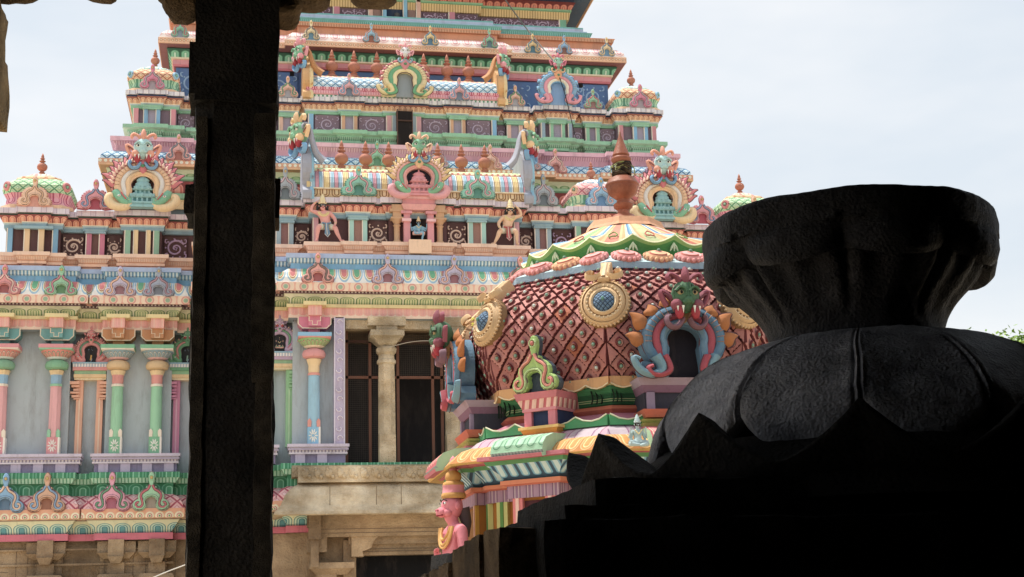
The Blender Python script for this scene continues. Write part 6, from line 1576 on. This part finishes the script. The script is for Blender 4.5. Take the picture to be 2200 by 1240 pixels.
def bowl(th, v):
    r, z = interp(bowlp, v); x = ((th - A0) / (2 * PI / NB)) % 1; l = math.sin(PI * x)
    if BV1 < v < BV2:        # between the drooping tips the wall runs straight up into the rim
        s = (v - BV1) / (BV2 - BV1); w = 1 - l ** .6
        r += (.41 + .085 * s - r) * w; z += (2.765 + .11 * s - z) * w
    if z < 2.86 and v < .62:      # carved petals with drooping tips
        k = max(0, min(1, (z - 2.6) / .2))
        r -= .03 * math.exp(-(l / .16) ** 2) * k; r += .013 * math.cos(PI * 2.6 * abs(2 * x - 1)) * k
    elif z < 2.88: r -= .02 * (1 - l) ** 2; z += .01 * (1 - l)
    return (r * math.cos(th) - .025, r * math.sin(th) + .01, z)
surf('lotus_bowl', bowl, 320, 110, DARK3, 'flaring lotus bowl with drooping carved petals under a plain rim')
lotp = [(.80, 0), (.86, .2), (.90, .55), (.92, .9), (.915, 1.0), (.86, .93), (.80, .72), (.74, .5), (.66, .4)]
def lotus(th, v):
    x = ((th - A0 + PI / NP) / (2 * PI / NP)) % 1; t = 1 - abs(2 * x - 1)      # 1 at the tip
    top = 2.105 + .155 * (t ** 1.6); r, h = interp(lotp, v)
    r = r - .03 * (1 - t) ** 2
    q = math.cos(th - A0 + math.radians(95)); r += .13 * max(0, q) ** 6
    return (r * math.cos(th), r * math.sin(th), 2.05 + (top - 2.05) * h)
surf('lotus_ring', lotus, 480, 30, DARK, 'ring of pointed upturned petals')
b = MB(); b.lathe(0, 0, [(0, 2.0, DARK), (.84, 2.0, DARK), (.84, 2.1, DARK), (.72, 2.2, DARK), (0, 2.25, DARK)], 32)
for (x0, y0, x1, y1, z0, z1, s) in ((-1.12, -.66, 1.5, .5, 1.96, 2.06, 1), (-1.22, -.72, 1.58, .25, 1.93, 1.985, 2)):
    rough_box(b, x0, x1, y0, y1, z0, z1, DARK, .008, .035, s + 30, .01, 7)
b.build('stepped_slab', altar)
b = MB(); rough_box(b, -1.30, 1.7, -.8, 1.5, .05, 1.945, DARK, .012, .05, 40, .02, 5)
b.build('plinth', altar, 'massive square stone plinth')
b = MB()
for i in range(9):      # broken outer course of the plinth's left side
    y = -.72 + i * .27; z = 1.93 - .02 * i + .01 * (i % 3)
    rough_box(b, -1.40 - .006 * (i % 2) - .004 * i, -1.27, y, y + .272, .3, z, BRN, .009, .03, 50 + i, .006, 7)
b.build('worn_side_course', altar, 'row of worn brown upright stones along the left side')
b = MB(); rough_box(b, .1, 1.2, -1.25, -.78, .06, 1.42, DARK, .015, .05, 61, .03, 5); rough_box(b, .35, 1.2, -.75, .1, 2.05, 2.13, DARK, .012, .04, 62, .03); b.build('corner_block', altar)
# ------------------------------------------------------------------ ground, tree, wires
b = MB(); G = stone('courtyard_paving', 'b4a288', 'd8c6a8', .6, .3)
b.poly3([(-400, -400, 0), (400, -400, 0), (400, 400, 0), (-400, 400, 0)], G); b.build('courtyard', kind='structure')
def wire(name, pts, r, m, label):
    b = MB(); b.tube(smoothpath(pts, 8), r, m, 6); return b.build(name, None, label, 'cable')
p0 = unproj(1080, -8, 34.2); p1 = unproj(1130, 60, 33.9); p2 = unproj(1190, 132, 32.6); p3 = unproj(1213, 200, 32.55); p4 = unproj(1235, 290, 32.5)
wire('cable', [p0, p1, p2], .018, '6c6c68', 'thin grey cable slanting down across the top tiers of the painted tower')
wire('cable', [p2, p3, p4], .012, '34343a', 'thin dark cable hanging down in front of the pink and blue arch')
wire('cable', [unproj(320, 1245, 28), unproj(360, 1228, 28), unproj(397, 1214, 28), unproj(470, 1185, 28)], .012, 'd8d4cc', 'pale wire slanting up at the bottom left by the pillar')
wire('cable', [(XC - .74, 29.7, 7.25), (XC - .3, 29.68, 7.36), (XC + .1, 29.7, 7.40), (XC + .5, 29.7, 7.36)], .008, 'b0a898', 'thin pale cable strung between the two gallery columns')
# tree at the right edge
tb = unproj(2178, 745, 60)
tree = empty('distant_tree', (tb.x, tb.y, .4), 'light green leafy tree top at the right edge behind the altar', 'tree')
b = MB(); BK = paint('6c5844')
b.tube([(0, 0, -.6), (.2, 0, 4), (0, .1, 8), (.3, 0, 11)], lambda t: .4 - .28 * t, BK, 10)
rnd = random.Random(11); tips = []
for k in range(14):
    a = rnd.random() * 2 * PI; z = 6.5 + k * .33; l = 2.2 + rnd.random() * 1.2
    e = Vector((l * math.cos(a), l * math.sin(a), z + 1.2 + rnd.random())); tips.append(e); b.tube([(.1, 0, z), (e.x * .5, e.y * .5, z + .9), e], lambda t: .1 - .08 * t, BK, 6)
b.build('trunk', tree)
b = MB(); GL = [paint('7c9c4c'), paint('94ac5c'), paint('5c7c3c')]
cl = tips + [Vector((rnd.gauss(0, 1.6), rnd.gauss(0, 1.6), 10.5 + rnd.random() * 2.4)) for _ in range(46)]
for c in cl:
    m_ = rnd.choice(GL); R0 = .35 + rnd.random() * .45
    for _ in range(100):
        p = c + Vector((rnd.gauss(0, R0 * .6), rnd.gauss(0, R0 * .6), rnd.gauss(0, R0 * .45))); a = Vector((rnd.uniform(-1, 1), rnd.uniform(-1, 1), rnd.uniform(-.6, .6))).normalized() * .12; d = a.cross(Vector((rnd.uniform(-1, 1), rnd.uniform(-1, 1), 1))).normalized() * .06
        b.add([p - a, p + d, p + a, p - d], [(0, 1, 2, 3)], m_)
o = b.build('crown', tree)
# small yellow weed sprouting from the shrine dome
wp = unproj(1022, 705, 15.6)
b = MB()
b.tube([(0, 0, -.1), (.0, 0, .0), (.01, 0, .1)], .006, '8c9444', 5)
for k in range(7):
    a = k * 2.1; z = .0 + .02 * k; b.add([(0, 0, z), (.05 * math.cos(a), .03, z + .03), (.11 * math.cos(a), 0, z + .01), (.05 * math.cos(a), -.03, z + .0)], [(0, 1, 2, 3)], 'b8b43c')
b.build('weed', None, 'small yellow-green weed growing at the left of the dome', 'plant', loc=wp)
